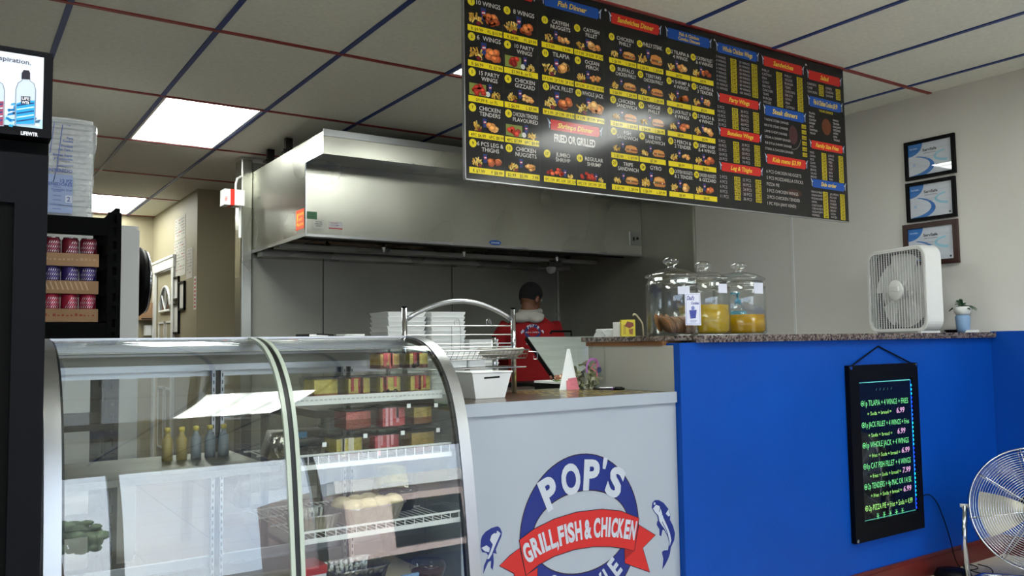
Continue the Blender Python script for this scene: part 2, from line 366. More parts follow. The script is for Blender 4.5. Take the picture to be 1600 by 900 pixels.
for k in (45, 90, 135): mb.cyl((1.906, 9.445, 1.61), (1.906, 9.445+.25*math.cos(math.radians(k)), 1.61+.25*math.sin(math.radians(k))), .006, 6)
mb.mat('dark_glass').add([(1.908, 9.445+.25*math.cos(PI*i/14), 1.61+.25*math.sin(PI*i/14)) for i in range(15)], [list(range(15))]); mb.build('fan_light', dr)

# service counter (part of the room): blue bar, granite top, lower white counter
mb = MB().mat('wall_blue').box(2.466, XW-.005, 2.436, 2.52, 0, 1.2045).mat('grey_lam').box(2.458, 2.466, 2.47, 3.02, 0, 1.195).box(2.466, XW-.005, 2.95, 3.02, 0, 1.2045)
mb.mat('wall_blue').box(2.456, 2.466, 2.4345, 2.47, 0, 1.2045).mat('wood_edge').box(2.452, 2.75, 2.53, 3.03, 1.195, 1.214)
bar = tag(mb.build('bar_counter'), 'tall blue painted service bar with unpainted grey end panel', 'counter')
mb = MB().mat('granite').smooth(False)
pts = [(XW-.006, 2.405), (XW-.006, 3.05), (2.44, 3.05), (2.44, 2.56), (2.545, 2.425), (2.56, 2.41), (2.58, 2.405)]
mb.prism(pts, 1.2145, 1.235)
mb.prism([(XW-.006, 2.409), (XW-.006, 3.04), (2.76, 3.04), (2.76, 2.522), (2.56, 2.522), (2.548, 2.43), (2.58, 2.409)], 1.205, 1.2145)
tag(mb.build('granite_counter_top'), 'speckled brown granite top laid on the blue bar', 'counter top')
mb = MB().mat('base_red').box(2.466, XW-.005, 2.42, 2.436, 0, .088).box(2.466, XW-.005, 2.425, 2.436, .088, .105)
struct(mb, 'baseboard_bar')
mb = MB().mat('base_red').box(XW-.02, XW-.004, YF, 2.42, 0, .088).box(XW-.014, XW-.004, YF, 2.42, .088, .105); struct(mb, 'baseboard_right')

# ------------------------------------------------------------------ low counter with the painted fascia
t = thing('sales_counter', 'low white laminate sales counter with a red and blue shop emblem on its front', 'counter', (1.95, 2.8, 0))
MB().mat('white_lam').box(1.44, 2.455, 2.467, 3.05, 0, .985).build('body', t)
MB().mat('leaf2').box(1.44, 2.455, 2.463, 3.06, .99, 1.006).mat('wood_edge').box(1.44, 2.455, 2.47, 3.06, .985, .9901).build('counter_surface', t)
MB().mat('white_lam').rbox(1.44, 2.453, 2.452, 2.4632, .965, 1.0085, .003).build('edge_trim', t)
mb = MB().mat('white_lam').box(1.44, 2.453, 2.4632, 2.467, 0, .965).build('fascia', t)
S_banner = [(1.674, 0.5253), (1.7369, 0.5551), (1.8281, 0.5792), (1.9301, 0.5908), (2.0524, 0.5871), (2.1451, 0.5688), (2.2383, 0.53), (2.2096, 0.4094), (2.1578, 0.426), (2.0901, 0.4423), (2.0074, 0.4544), (1.9188, 0.4569), (1.825, 0.4466), (1.7566, 0.4273), (1.7007, 0.4008)]
S_rtail = [(2.2374, 0.504), (2.3231, 0.4531), (2.254, 0.4138), (2.2883, 0.3154), (2.1604, 0.37), (2.1604, 0.4244), (2.2096, 0.4094)]
S_rfold = [(2.1621, 0.4241), (2.2096, 0.4094), (2.1626, 0.3837)]
S_ltail = [(1.6771, 0.4985), (1.6336, 0.4786), (1.5907, 0.4506), (1.6503, 0.4149), (1.6602, 0.3696), (1.7109, 0.361), (1.7007, 0.4008)]
S_ltail2 = [(1.7007, 0.4008), (1.7527, 0.419), (1.7476, 0.3547), (1.705, 0.362)]
S_fishR_body = [(2.3068, 0.5608), (2.3112, 0.5801), (2.3252, 0.5885), (2.3462, 0.586), (2.3708, 0.5731), (2.396, 0.5467), (2.4073, 0.5219), (2.4037, 0.5022), (2.4197, 0.4766), (2.4298, 0.4451), (2.4241, 0.419), (2.4042, 0.3918), (2.3987, 0.3693), (2.3886, 0.3509), (2.374, 0.3333), (2.3548, 0.3152), (2.3628, 0.3549), (2.3545, 0.3826), (2.3667, 0.3874), (2.3881, 0.3855), (2.3955, 0.4098), (2.3935, 0.43), (2.3759, 0.4591), (2.3563, 0.4817), (2.3404, 0.5004), (2.3349, 0.5276), (2.319, 0.5428)]
S_fishR_belly = [(2.3131, 0.5568), (2.33, 0.57), (2.3482, 0.5625), (2.3585, 0.5413), (2.3686, 0.5134), (2.3887, 0.4774), (2.4017, 0.4489), (2.4081, 0.4213), (2.3979, 0.3994), (2.3969, 0.4229), (2.3814, 0.4584), (2.361, 0.4824), (2.3461, 0.5043), (2.3413, 0.5268), (2.3235, 0.5423)]
S_fishR_fin = [(2.3342, 0.5078), (2.3521, 0.4922), (2.3744, 0.4693), (2.3604, 0.4666), (2.3531, 0.4437), (2.3441, 0.4502), (2.3449, 0.4733), (2.3309, 0.4917)]
S_fishR_gill = [(2.3504, 0.5722), (2.3636, 0.554), (2.3693, 0.5333), (2.3578, 0.5227), (2.3639, 0.5373), (2.359, 0.5545)]
S_fishR_fin2 = [(2.3959, 0.5434), (2.4062, 0.5186), (2.3949, 0.5167), (2.3813, 0.5285)]
S_fishL_body = [(1.5175, 0.5475), (1.5232, 0.561), (1.5371, 0.5734), (1.5614, 0.5827), (1.5859, 0.5852), (1.5963, 0.5781), (1.6038, 0.5614), (1.6007, 0.5473), (1.5892, 0.5287), (1.5776, 0.5073), (1.5809, 0.4924), (1.567, 0.4973), (1.5686, 0.4655), (1.564, 0.4404), (1.5559, 0.4503), (1.5576, 0.473), (1.5458, 0.4691), (1.5247, 0.4326), (1.5285, 0.4604), (1.5462, 0.4919), (1.5394, 0.5015), (1.5224, 0.5069), (1.5158, 0.5249)]
S_fishL_belly = [(1.5611, 0.5586), (1.5856, 0.5696), (1.5981, 0.5593), (1.5866, 0.5406), (1.5722, 0.5167), (1.56, 0.4927), (1.5494, 0.48), (1.5412, 0.4812), (1.5568, 0.5075), (1.5654, 0.5263), (1.5539, 0.5423)]
S_fishL_w1 = [(1.5192, 0.5216), (1.5398, 0.5272), (1.5535, 0.5166), (1.5498, 0.5028), (1.5327, 0.5082)]
S_fishL_eye = [(1.573, 0.5685), (1.58, 0.5698), (1.5827, 0.5637), (1.5757, 0.5612)]
I = Ink((0, 2.4632, 0), (1, 0, 0), (0, 0, 1), (0, -1, 0), 'print', .0003)
NAVY = (12, 36, 116); RED = (190, 32, 30); WH = (182, 189, 200); DK = (40, 14, 30)
def ell(cx, cz, rx, rz, n=64): return [(cx+rx*math.cos(2*PI*i/n), cz+rz*math.sin(2*PI*i/n)) for i in range(n)]
I.band(ell(1.957, .516, .281, .285), ell(1.957, .516, .277, .281), DK, 2)
I.band(ell(1.957, .516, .277, .281), ell(1.957, .516, .226, .148), NAVY, 2)
I.band(ell(1.957, .516, .229, .151), ell(1.957, .516, .225, .147), DK, 3)
for pl in (S_ltail, S_ltail2, S_rtail): I.poly(pl, RED, 4).line(pl, .003, DK, 5, True)
I.poly(S_banner, RED, 6).line(S_banner, .003, DK, 7, True); I.poly(S_rfold, (150, 22, 24), 7)
for tx, cx, cz, hh, ro, wd in (('P', 1.832, .626, .112, 24, .072), ('O', 1.915, .662, .108, 8, .088), ('P', 2.002, .668, .108, -5, .076), ("'", 2.054, .685, .09, -14, .02), ('S', 2.100, .634, .108, -26, .078)):
    I.text(tx, cx, cz, hh, WH, wd, 8, rot=math.radians(ro), bold=.045)
for tx, cx, cz, ro, wd in (('G', 1.722, .447, 22, .034), ('R', 1.756, .463, 19, .034), ('I', 1.779, .470, 16, .012), ('L', 1.800, .475, 14, .024), ('L', 1.826, .480, 12, .024), (',', 1.843, .482, 10, .009), ('F', 1.864, .484, 9, .026), ('I', 1.886, .487, 8, .011), ('S', 1.908, .489, 7, .03), ('H', 1.941, .491, 5, .031),
                           ('&', 1.984, .491, 2, .035), ('C', 2.026, .489, -1, .032), ('H', 2.060, .487, -4, .03), ('I', 2.084, .484, -6, .011), ('C', 2.107, .479, -9, .03), ('K', 2.138, .473, -11, .031), ('E', 2.168, .465, -13, .026), ('N', 2.197, .457, -15, .03)):
    I.text(tx, cx, cz, .068, WH, wd, 8, rot=math.radians(ro), bold=.045)
for tx, cx, cz, ro, wd in (('&', 1.792, .318, -38, .06), ('Y', 2.058, .283, 28, .04), ('L', 2.098, .308, 33, .028), ('E', 2.132, .337, 40, .038)):
    I.text(tx, cx, cz, .075, WH, wd, 8, rot=math.radians(ro), bold=.04)
for pl, c, l in ((S_fishR_body, NAVY, 2), (S_fishR_belly, WH, 3), (S_fishR_fin, NAVY, 4), (S_fishR_gill, NAVY, 4), (S_fishR_fin2, WH, 4), (S_fishL_body, NAVY, 2), (S_fishL_belly, WH, 3), (S_fishL_w1, WH, 3), (S_fishL_eye, NAVY, 4)): I.poly(pl, c, l)
I.disc(2.322, .575, .005, WH, 5); I.line([(2.345, .575), (2.352, .556), (2.346, .54)], .003, NAVY, 5); I.line([(2.36, .50), (2.385, .46), (2.395, .42)], .003, NAVY, 5)
I.build('emblem', t)
# menu sheet lying under the clear top of the low counter
I = Ink((0, 0, 1.0062), (1, 0, 0), (0, 1, 0), (0, 0, 1), 'print_gloss', .0003)
I.rect(1.50, 2.49, 2.44, 3.03, (78, 62, 46), 1)
for k in range(9):
    for q in range(16): I.rect(1.95+q*.03, 2.53+k*.052, 1.95+q*.03+random.uniform(.012, .026), 2.545+k*.052+random.uniform(0, .012), random.choice([(190, 170, 60), (160, 140, 70), (60, 50, 40), (200, 190, 120)]), 2)
I.build('menu_sheet', t)

# ------------------------------------------------------------------ curved glass display case
CX0, CX1 = .196, 1.38
LEAN = [(0, 6.0), (.27, 7.0), (.40, 8.2), (.48, 10.0), (.56, 12.8), (.64, 20), (.72, 32), (.80, 46), (.88, 61), (.97, 76), (1.06, 86), (1.15, 90), (1.34, 90)]   # arc length, lean in degrees
def lean(q):
    for (a, b), (c, d) in zip(LEAN, LEAN[1:]):
        if q <= c: u_ = (q-a)/(c-a); return b+(d-b)*u_
    return 90
PS = [(2.229, .42)]; NSEG = 60; ds = 1.30/NSEG
for k in range(NSEG): a = math.radians(lean((k+.5)*ds)); PS.append((PS[-1][0]+ds*math.sin(a), PS[-1][1]+ds*math.cos(a)))
kz = (1.247-.42)/(PS[-1][1]-.42); PS = [(y, .42+(z-.42)*kz) for y, z in PS]; PS = [p for p in PS if p[0] < 2.94]+[(2.95, PS[-1][1])]
NG = max(i for i, p in enumerate(PS) if p[0] < 2.665)+1
def smoothprof(P, sub=3):
    out = []
    for i in range(len(P)-1):
        p0 = P[max(i-1, 0)]; p1 = P[i]; p2 = P[i+1]; p3 = P[min(i+2, len(P)-1)]
        for k in range(sub):
            t_ = k/sub; out.append(tuple(.5*(2*p1[j]+(p2[j]-p0[j])*t_+(2*p0[j]-5*p1[j]+4*p2[j]-p3[j])*t_*t_+(3*p1[j]-p0[j]-3*p2[j]+p3[j])*t_**3) for j in (0, 1)))
    return out+[P[-1]]
def offs(P, d):
    out = []
    for i in range(len(P)):
        a = Vector(P[max(i-1, 0)]); b = Vector(P[min(i+1, len(P)-1)]); n_ = (b-a).normalized(); out.append((P[i][0]+n_.y*d, P[i][1]-n_.x*d))
    return out
def shell(mb, x0, x1, P, d0, d1, sm=True):
    # strip following the curved profile, from depth d0 to d1 under the outer face
    A = offs(P, d0); B = offs(P, d1); n = len(P); vs = []
    for x in (x0, x1): vs += [(x, y, z) for y, z in A]+[(x, y, z) for y, z in B]
    o_ = [(i, i+1, 2*n+i+1, 2*n+i) for i in range(n-1)]; i_ = [(n+i, 3*n+i, 3*n+i+1, n+i+1) for i in range(n-1)]
    sd = [(i, n+i, n+i+1, i+1) for i in range(n-1)]+[(2*n+i, 2*n+i+1, 3*n+i+1, 3*n+i) for i in range(n-1)]+[(0, 2*n, 3*n, n), (n-1, 2*n-1, 4*n-1, 3*n-1)]
    mb.smooth(True).add(vs, o_).add(vs, i_).smooth(False).add(vs, sd); return mb
case = thing('display_case', 'curved glass bakery display case with silver ends and wire shelves', 'display case', (.79, 2.6, 0))
MB().mat('alum').box(CX0, CX1, 2.25, 2.95, 0, .42).mat('gasket').box(CX0+.02, CX1-.02, 2.30, 2.93, 0, .06).build('base_cabinet', case)
MB().mat('card_pale').box(CX0+.03, CX1-.03, 2.28, 2.92, .42, .455).build('deck', case)
for nm, a, b in (('end_panel', CX0, CX0+.038), ('end_panel', CX1-.04, CX1)):
    mb = MB().mat('alum'); shell(mb, a, b, PS, 0, .018, False); 
    mb.mat('glass'); 
    e = mb.build('end_panel', case)
    mb = MB().mat('gasket'); xg = (b, b+.006) if a < .5 else (a-.009, a); shell(mb, xg[0], xg[1], PS[:NG], .004, .02, False); mb.build('gasket', e)
    xm = (a+b)/2; ins = offs(PS, .018); pts = [(xm-.004, y, z) for y, z in ins]+[(xm-.004, 2.95, .42)]
    MB().mat('case_glass').extr(pts, (.008, 0, 0)).build('end_glass', e)
for a, b in ((CX0+.038, .797), (.812, CX1-.04)):
    shell(MB().mat('case_glass'), a, b, PS[:NG+1], .003, .009).build('front_glass', case)
mb = MB().mat('joint'); shell(mb, .785, .797, PS[:NG+1], .0, .012); shell(mb, .812, .824, PS[:NG+1], .0, .012)
mb.mat('gasket'); shell(mb, .797, .812, PS[:NG+1], .004, .008); mb.build('glass_joint', case)
MB().mat('steel').smooth(False).box(CX0+.038, CX1-.04, 2.672, 2.93, 1.2, 1.2435).mat('alum').box(CX0+.038, CX1-.04, 2.66, 2.674, 1.205, 1.246).build('top_cap', case)
MB().mat('steel_dull').box(CX0+.04, CX1-.04, 2.86, 2.94, .455, .5).build('rear_sill', case)
mb = MB().mat('steel_dull').box(CX0+.04, CX1-.04, 2.83, 2.94, 1.145, 1.2)
mb.mat('alum').box(CX0+.04, CX1-.04, 2.825, 2.835, 1.14, 1.16).box(CX0+.04, CX1-.04, 2.81, 2.83, 1.19, 1.197); mb.build('rear_frame', case)
for xc in (.742, 1.20):
    mb = MB().mat('alum')
    for dx in (-.019, .009): mb.box(xc+dx, xc+dx+.011, 2.845, 2.865, .45, 1.15)
    mb.mat('gasket').box(xc-.008, xc+.009, 2.86, 2.87, .45, 1.15)
    for k in range(28):
        for dx in (-.0155, .0125): mb.box(xc+dx, xc+dx+.004, 2.8445, 2.846, .47+k*.024, .482+k*.024)
    mb.build('slotted_upright', case)
mb = MB().mat('lamp').tube([(.30, 2.66, 1.212), (1.30, 2.66, 1.212)], .009, 8); mb = None
for x0, x1 in ((.24, .735), (.75, 1.19), (1.215, 1.34)):
    MB().mat('alum').box(x0, x1, 2.885, 2.9, .5, .53).box(x0, x1, 2.885, 2.9, 1.12, 1.145).box(x0, x0+.02, 2.885, 2.9, .53, 1.12).mat('case_glass').box(x0+.02, x1, 2.891, 2.895, .53, 1.12).build('rear_door', case)
# shelves of the right half
SX0, SX1 = .826, 1.335
mb = MB().mat('white_enamel').box(SX0, SX1, 2.40, 2.80, 1.045, 1.052).box(SX0, SX1, 2.393, 2.401, 1.04, 1.066).mat('grey_lam')
for k in range(34): mb.box(SX0+.02+k*.0145, SX0+.03+k*.0145, 2.3925, 2.3931, 1.052, 1.056)
mb.mat('dark_metal').box(SX0, SX0+.008, 2.45, 2.85, 1.01, 1.045).box(SX1-.008, SX1, 2.45, 2.85, 1.01, 1.045); mb.build('solid_shelf', case)
def wire_shelf(z, y0, zr, nm):
    mb = MB().mat('white_enamel')
    for k in range(26): x = SX0+.012+k*.0193; mb.cyl((x, y0+.004, z), (x, 2.84, z), .0017, 5)
    for y in (y0+.004, 2.56, 2.70, 2.84): mb.cyl((SX0, y, z-.003), (SX1, y, z-.003), .003, 6)
    s = mb.build(nm, case)
    mb = MB().mat('white_enamel').box(SX0, SX1, y0-.002, y0+.002, z-.008, z+.006).box(SX0, SX1, y0-.002, y0+.002, z+zr-.006, z+zr)
    for k in range(17): x = SX0+.006+k*.031; mb.box(x-.0012, x+.0012, y0-.001, y0+.001, z, z+zr)
    mb.build('guard_rail', s)
wire_shelf(.868, 2.337, .036, 'wire_shelf'); wire_shelf(.672, 2.283, .028, 'wire_shelf')

# ---- things inside the case
YEL = (206, 186, 92); PNK = (206, 84, 92); BRN = (120, 62, 30); RDD = (165, 24, 44); CRM = (226, 216, 190)
def cake(label, x, y, z, w, d, h, layers, drips, grp, berries=0, sticker=False, seed=1, lid_h=.016):
    # clear hinged box with a slice inside
    rr = random.Random(seed); c = thing('cake_container', label, 'cake container', (x, y, z), grp); sh = []
    mb = MB().mat('clam'); mb.X = Matrix.Translation((x, y, z))
    mb.prism([(-w*.42, -d*.42), (w*.42, -d*.42), (w*.42, d*.42), (-w*.42, d*.42)], .0, h, 1.15)
    mb.build('tub', c)
    mb = MB().mat('clam'); mb.X = Matrix.Translation((x, y, z))
    mb.rbox(-w*.5, w*.5, -d*.5, d*.5, h, h+.004, .01).prism([(-w*.44, -d*.44), (w*.44, -d*.44), (w*.44, d*.44), (-w*.44, d*.44)], h+.004, h+lid_h, .9); mb.build('lid', c)
    mb = MB().mat('food'); mb.X = Matrix.Translation((x, y, z)); zz = .003; a = w*.37; b = d*.37; tot = h*.9
    for fr_, cc in layers:
        n0 = zz; zz += fr_*tot; mb.col(cc); pts = [(-a, -b), (a*.3, -b), (a, -b*.6), (a, b), (-a, b)]; mb.prism(pts, n0, zz-.0004, 1.0)
    mb.build('cake_slice', c)
    if drips:
        mb = MB().mat('food_soft').col(drips); mb.X = Matrix.Translation((x, y, z))
        for k in range(4): u_ = rr.uniform(-a*.85, a*.2); l_ = rr.uniform(.4, .95)*zz; mb.box(u_, u_+.009, -b-.003, -b+.004, zz-l_, zz+.003)
        mb.prism([(-a*.8, -b), (a*.2, -b), (a*.5, 0), (0, b*.8), (-a*.7, b*.5)], zz, zz+.003)
        mb.build('syrup', c)
    if berries:
        mb = MB().mat('food_soft').smooth().col((38, 14, 34)); mb.X = Matrix.Translation((x, y, z))
        for k in range(berries): mb.ball((-a+.012+k*.013, -b-.004, .010+.004*(k % 2)), .008, 8, 6)
        mb.build('berries', c)
    if sticker:
        mb = MB().mat('white_plastic'); mb.X = Matrix.Translation((x, y, z)); mb.box(w*.28, w*.28+.013, -d*.5-.0012, -d*.5, h-.004, h+.009); mb.build('price_sticker', c)
    return c
G1 = 'cheesecake boxes on the top shelf'
cake('clear box with plain yellow cheesecake, leftmost on the top shelf', .957, 2.475, 1.053, .11, .12, .062, [(.25, (150, 90, 60)), (.75, YEL)], None, G1, seed=1)
cake('clear box with yellow cheesecake under red syrup stripes, second on the top shelf', 1.066, 2.475, 1.053, .106, .12, .062, [(.2, (150, 90, 60)), (.8, YEL)], RDD, G1, seed=5)
cake('clear box with cheesecake and dark berries at its foot on the top shelf', 1.172, 2.475, 1.053, .106, .12, .062, [(.2, (140, 80, 60)), (.8, YEL)], (196, 70, 70), G1, berries=4, seed=8)
cake('clear box with cheesecake and a single red streak, right end of the top shelf', 1.280, 2.475, 1.053, .106, .12, .062, [(.2, (140, 100, 60)), (.8, YEL)], (176, 40, 36), G1, seed=11)
cake('clear box of red topped cheesecake stacked second layer, left of its neighbour', 1.180, 2.49, 1.1355, .1, .11, .052, [(.25, (110, 40, 40)), (.75, (214, 176, 104))], PNK, G1, seed=14, lid_h=.012)
cake('clear box of syrup covered cheesecake stacked highest by the right end panel', 1.284, 2.49, 1.1355, .1, .11, .052, [(.25, (110, 30, 40)), (.75, YEL)], (176, 44, 52), G1, berries=2, seed=18, lid_h=.012)
G2 = 'cake boxes on the middle shelf'
cake('low dark plastic box with clear lid at the left of the middle shelf', .885, 2.43, .873, .11, .13, .05, [(1, (34, 34, 40))], None, G2, sticker=True, seed=20)
cake('clear box with yellow cake, lower row of the middle shelf', 1.012, 2.43, .873, .12, .13, .066, [(.3, BRN), (.7, (210, 190, 90))], CRM, G2, sticker=True, seed=21)
cake('clear box with pink cake, lower row of the middle shelf', 1.137, 2.43, .873, .12, .13, .066, [(.3, (70, 50, 46)), (.7, PNK)], (224, 150, 160), G2, sticker=True, seed=22)
cake('clear box with brown and yellow cake, lower row by the end panel', 1.262, 2.43, .873, .12, .13, .066, [(.3, BRN), (.7, (170, 140, 70))], None, G2, sticker=True, seed=23)
cake('clear box with red velvet cake, upper row of the middle shelf', 1.055, 2.46, .9565, .12, .13, .058, [(.55, (140, 50, 24)), (.45, (206, 110, 104))], None, G2, seed=24)
cake('clear box with large pink iced cake slice, upper row of the middle shelf', 1.175, 2.46, .9565, .116, .13, .062, [(.45, (208, 74, 84)), (.55, (214, 96, 104))], (228, 160, 172), G2, sticker=True, seed=25)
cake('clear box with caramel cake, upper row at the right end', 1.283, 2.47, .9565, .1, .13, .058, [(.4, (120, 66, 20)), (.6, (188, 160, 80))], None, G2, sticker=True, seed=26)
def foilpan(label, x, y, z, lx, ly, h, rz=0):
    p = thing('foil_pan', label, 'foil pan', (x, y, z)); mb = MB().mat('foil'); mb.X = Matrix.Translation((x, y, z)) @ Matrix.Rotation(rz, 4, 'Z'); n = 72; vs = []
    for r, zz in ((.0, .002), (.80, .002), (.97, h), (1.03, h), (1.03, h+.004)):
        for i in range(n):
            a = 2*PI*i/n; q = 1+(.02 if (i % 2 and .5 < r < 1) else 0); ca, sa = math.cos(a), math.sin(a); k = (abs(ca)**5+abs(sa)**5)**(-.2)
            vs.append((lx/2*r*q*ca*k, ly/2*r*q*sa*k, zz))
    fs = [(j*n+i, j*n+(i+1) % n, (j+1)*n+(i+1) % n, (j+1)*n+i) for j in range(4) for i in range(n)]; mb.add(vs, fs); mb.build('pan', p); return p, mb.X
p, X = foilpan('ribbed foil pan of wrapped pale buns on the lower wire shelf', 1.085, 2.43, .677, .215, .16, .05, .15)
rr = random.Random(3)
for k in range(7):
    mb = MB().mat('food_soft').smooth().col((222, 206, 160)); mb.X = X; mb.ball((-.07+.047*(k % 4), -.035+.065*(k//4), .052), (.034, .034, .024), 14, 8); tag(mb.build('bun'), ['pale round bun at the left front of the foil pan', 'pale round bun second from left in the foil pan', 'pale round bun third from left in the foil pan', 'pale round bun at the right front of the foil pan', 'pale bun at the back left of the foil pan', 'pale bun in the back middle of the foil pan', 'pale bun at the back right of the foil pan'][k], 'bun', 'buns in the foil pan')
p, X = foilpan('ribbed foil pan behind the glass joint on the lower wire shelf', .905, 2.42, .677, .14, .15, .045)
p, X = foilpan('foil pan under the wire shelves on the case floor', 1.075, 2.51, .456, .2, .16, .07, .05)
mb = MB().mat('foil').smooth(); mb.X = Matrix.Translation((.925, 2.62, .873)); mb.prism([(-.11, -.08), (.1, -.08), (.12, .08), (-.09, .08)], 0, .075, .8); mb.mat('print').col((24, 116, 160)).box(-.03, .012, -.0745, -.073, .055, .075)
tag(mb.build('foil_parcel'), 'crumpled gold foil parcel with a blue sticker on the middle shelf', 'foil parcel')
c = thing('food_tub', 'dark round food tub with clear rim on the lower wire shelf', 'tub', (1.24, 2.53, .677))
MB().mat('black').smooth().lathe([(.05, 0), (.062, .055), (.066, .057)], 1.24, 2.53, .677, 28).build('bowl', c); MB().mat('clam').smooth().lathe([(.069, .057), (.069, .064), (.05, .08), (0, .083)], 1.24, 2.53, .677, 28).build('lid', c)
mb = MB().mat('food_soft').smooth().col((206, 190, 110)); mb.X = Matrix.Translation((1.275, 2.66, .677)); mb.prism([(-.05, -.05), (.05, -.06), (.045, .05), (-.05, .05)], 0, .12, .75)
tag(mb.build('snack_bag'), 'yellowish snack bag standing by the right end of the case', 'snack bag')
# floor of the case
c = thing('carton', 'small red topped white carton on the case floor by the glass joint', 'carton', (.93, 2.45, .455))
MB().mat('white_plastic').box(.875, .95, 2.42, 2.52, .455, .54).build('box', c)
mb = MB().mat('print').col((176, 34, 44)).box(.873, .952, 2.418, 2.522, .54, .565); mb.build('flap', c)
I = Ink((0, 2.4198, 0), (1, 0, 0), (0, 0, 1), (0, -1, 0), 'print', .0003); I.rect(.885, .47, .925, .50, (70, 70, 78)).disc(.91, .52, .009, (176, 34, 44)); I.build('label_print', c)
c = thing('bakery_box', 'flat pale cardboard box with blue oval print lying on the case floor', 'box', (1.0, 2.36, .455))
MB().mat('card_pale').prism([(.86, 2.30), (1.17, 2.29), (1.19, 2.415), (.88, 2.415)], .4555, .50).build('box', c)
I = Ink((0, 0, .5003), (1, 0, 0), (0, 1, 0), (0, 0, 1), 'print', .0004); BL = (58, 74, 120)
I.band(ell(.98, 2.352, .05, .034, 24), ell(.98, 2.352, .045, .029, 24), BL)
for k in range(5): I.rect(.95, 2.334+k*.008, 1.01-.004*k, 2.338+k*.008, BL)
for k in range(4): I.line([(1.06+.02*k, 2.32), (1.08+.02*k, 2.36), (1.065+.022*k, 2.385)], .002, (120, 120, 120))
I.build('print', c)
mb = MB().mat('clam').smooth(); mb.X = Matrix.Translation((1.27, 2.38, .456)); mb.lathe([(.045, 0), (.058, .06), (.06, .062), (.05, .08), (0, .085)], 0, 0, 0, 24); mb.smooth(False).mat('food').col((90, 60, 40)).lathe([(.043, .003), (.053, .05), (0, .055)], 0, 0, 0, 18)
tag(mb.build('salad_tub'), 'clear round tub of dark food on the case floor at the right', 'tub')
mb = MB().mat('pale_blue'); mb.box(1.135, 1.19, 2.287, 2.297, .456, .53); tag(mb.build('price_card'), 'small plain pale blue card standing at the front of the case floor', 'card')

# left half of the case: a dark lower shelf and what stands on it
mb = MB().mat('steel_dull').box(.24, .78, 2.34, 2.84, .868, .874).box(.24, .78, 2.334, 2.34, .866, .884); mb.build('solid_shelf', case)
for k in range(5):
    c = thing('sauce_bottle', 'small gold capped sauce bottle on the left shelf, number in the row unclear', 'bottle', (.56+k*.042, 2.72, .874), 'sauce bottles in the left half of the case')
    c['label'] = ['gold capped sauce bottle at the left end of the row of five', 'gold capped sauce bottle second from the left of the row', 'gold capped sauce bottle in the middle of the row of five', 'gold capped sauce bottle second from the right of the row', 'gold capped sauce bottle next to the glass joint'][k]
    MB().mat('print').col((150, 132, 70) if k < 2 else (110, 120, 128)).smooth().lathe([(.016, 0), (.016, .062), (.008, .075), (.007, .085)], .56+k*.042, 2.72, .874, 14).build('bottle', c)
    MB().mat('print').col((190, 170, 70)).smooth().lathe([(.009, .085), (.009, .098), (0, .1)], .56+k*.042, 2.72, .874, 12).build('cap', c)

# things lying on the case top
mb = MB().mat('black').tube([(.99, 2.80, 1.2505), (1.035, 2.795, 1.251)], .005, 8, flat=.6).mat('white_plastic').tube([(1.035, 2.795, 1.2505), (1.10, 2.79, 1.2505)], .0045, 8).mat('black').tube([(1.06, 2.79, 1.255), (1.12, 2.785, 1.252)], .0025, 6)
tag(mb.build('marker_pen'), 'black and white marker pen lying on top of the display case', 'pen')
mb = MB().mat('foam'); 
for k in range(4): mb.X = Matrix.Translation((1.19, 2.80, 1.2441+k*.0028)) @ Matrix.Rotation(.12*k-.1, 4, 'Z'); mb.box(-.04, .04, -.03, .03, 0, .0024)
tag(mb.build('paper_slips'), 'little pile of white paper slips on top of the display case', 'paper')

# ------------------------------------------------------------------ drinks cooler at the left edge
FX0, FX1, FY = -.48, .187, 2.19
t = thing('drinks_cooler', 'tall black drinks cooler with a backlit water bottle advert on top', 'cooler', (-.14, 2.5, 0))
MB().mat('black_matte').box(FX0, FX1-.002, FY+.03, 2.88, .05, 1.70).box(FX0+.02, FX1-.02, FY+.06, 2.86, 0, .05).build('cabinet', t)
mb = MB().mat('navy_black').box(FX0, FX0+.07, FY, FY+.029, .1, 1.62).box(.055+.062, FX1-.004, FY, FY+.029, .1, 1.665).box(FX0+.07, .117, FY, FY+.029, .1, .17).box(FX0+.07, .117, FY, FY+.029, 1.55, 1.665)
d = mb.build('door', t)
MB().mat('black_matte').box(FX0+.07, .117, FY+.008, FY+.014, .17, 1.55).build('pane', d)
MB().mat('chrome').tube([(-.40, FY-.03, .8), (-.40, FY-.03, 1.2)], .01, 8).build('handle', d)
h = MB().mat('black').box(FX0, FX1, FY, 2.88, 1.704, 1.905).mat('navy_black').box(FX0, FX1, FY-.012, FY-.0005, 1.704, 1.905).build('header', t)
I = Ink((0, FY-.012, 0), (1, 0, 0), (0, 0, 1), (0, -1, 0), 'backlit', .0004)
def hx(x): return .081+.0013*x
def hz(x, y): return 1.905-(y-75-.157*x)*.00153
def hp(*ps): return [(hx(x), hz(x, y)) for x, y in ps]
I.rect(FX0+.03, 1.724, .168, 1.892, (206, 212, 226), 1)
I.rect(FX0+.03, 1.724, .168, 1.745, (170, 200, 220), 2)
rr = random.Random(2)
for k in range(60):
    x = rr.uniform(8, 66) if k % 3 else rr.uniform(-300, 8); y = rr.uniform(160, 196); wd = rr.uniform(4, 14); a = rr.uniform(-6, 6)
    if x+wd > 66: continue
    I.poly(hp((x, y), (x+wd, y+a), (x+wd-2, y+a+rr.uniform(2, 5)), (x-1, y+3)), rr.choice([(40, 150, 200), (110, 190, 220), (220, 232, 240), (20, 120, 180), (60, 90, 120)]), 3)
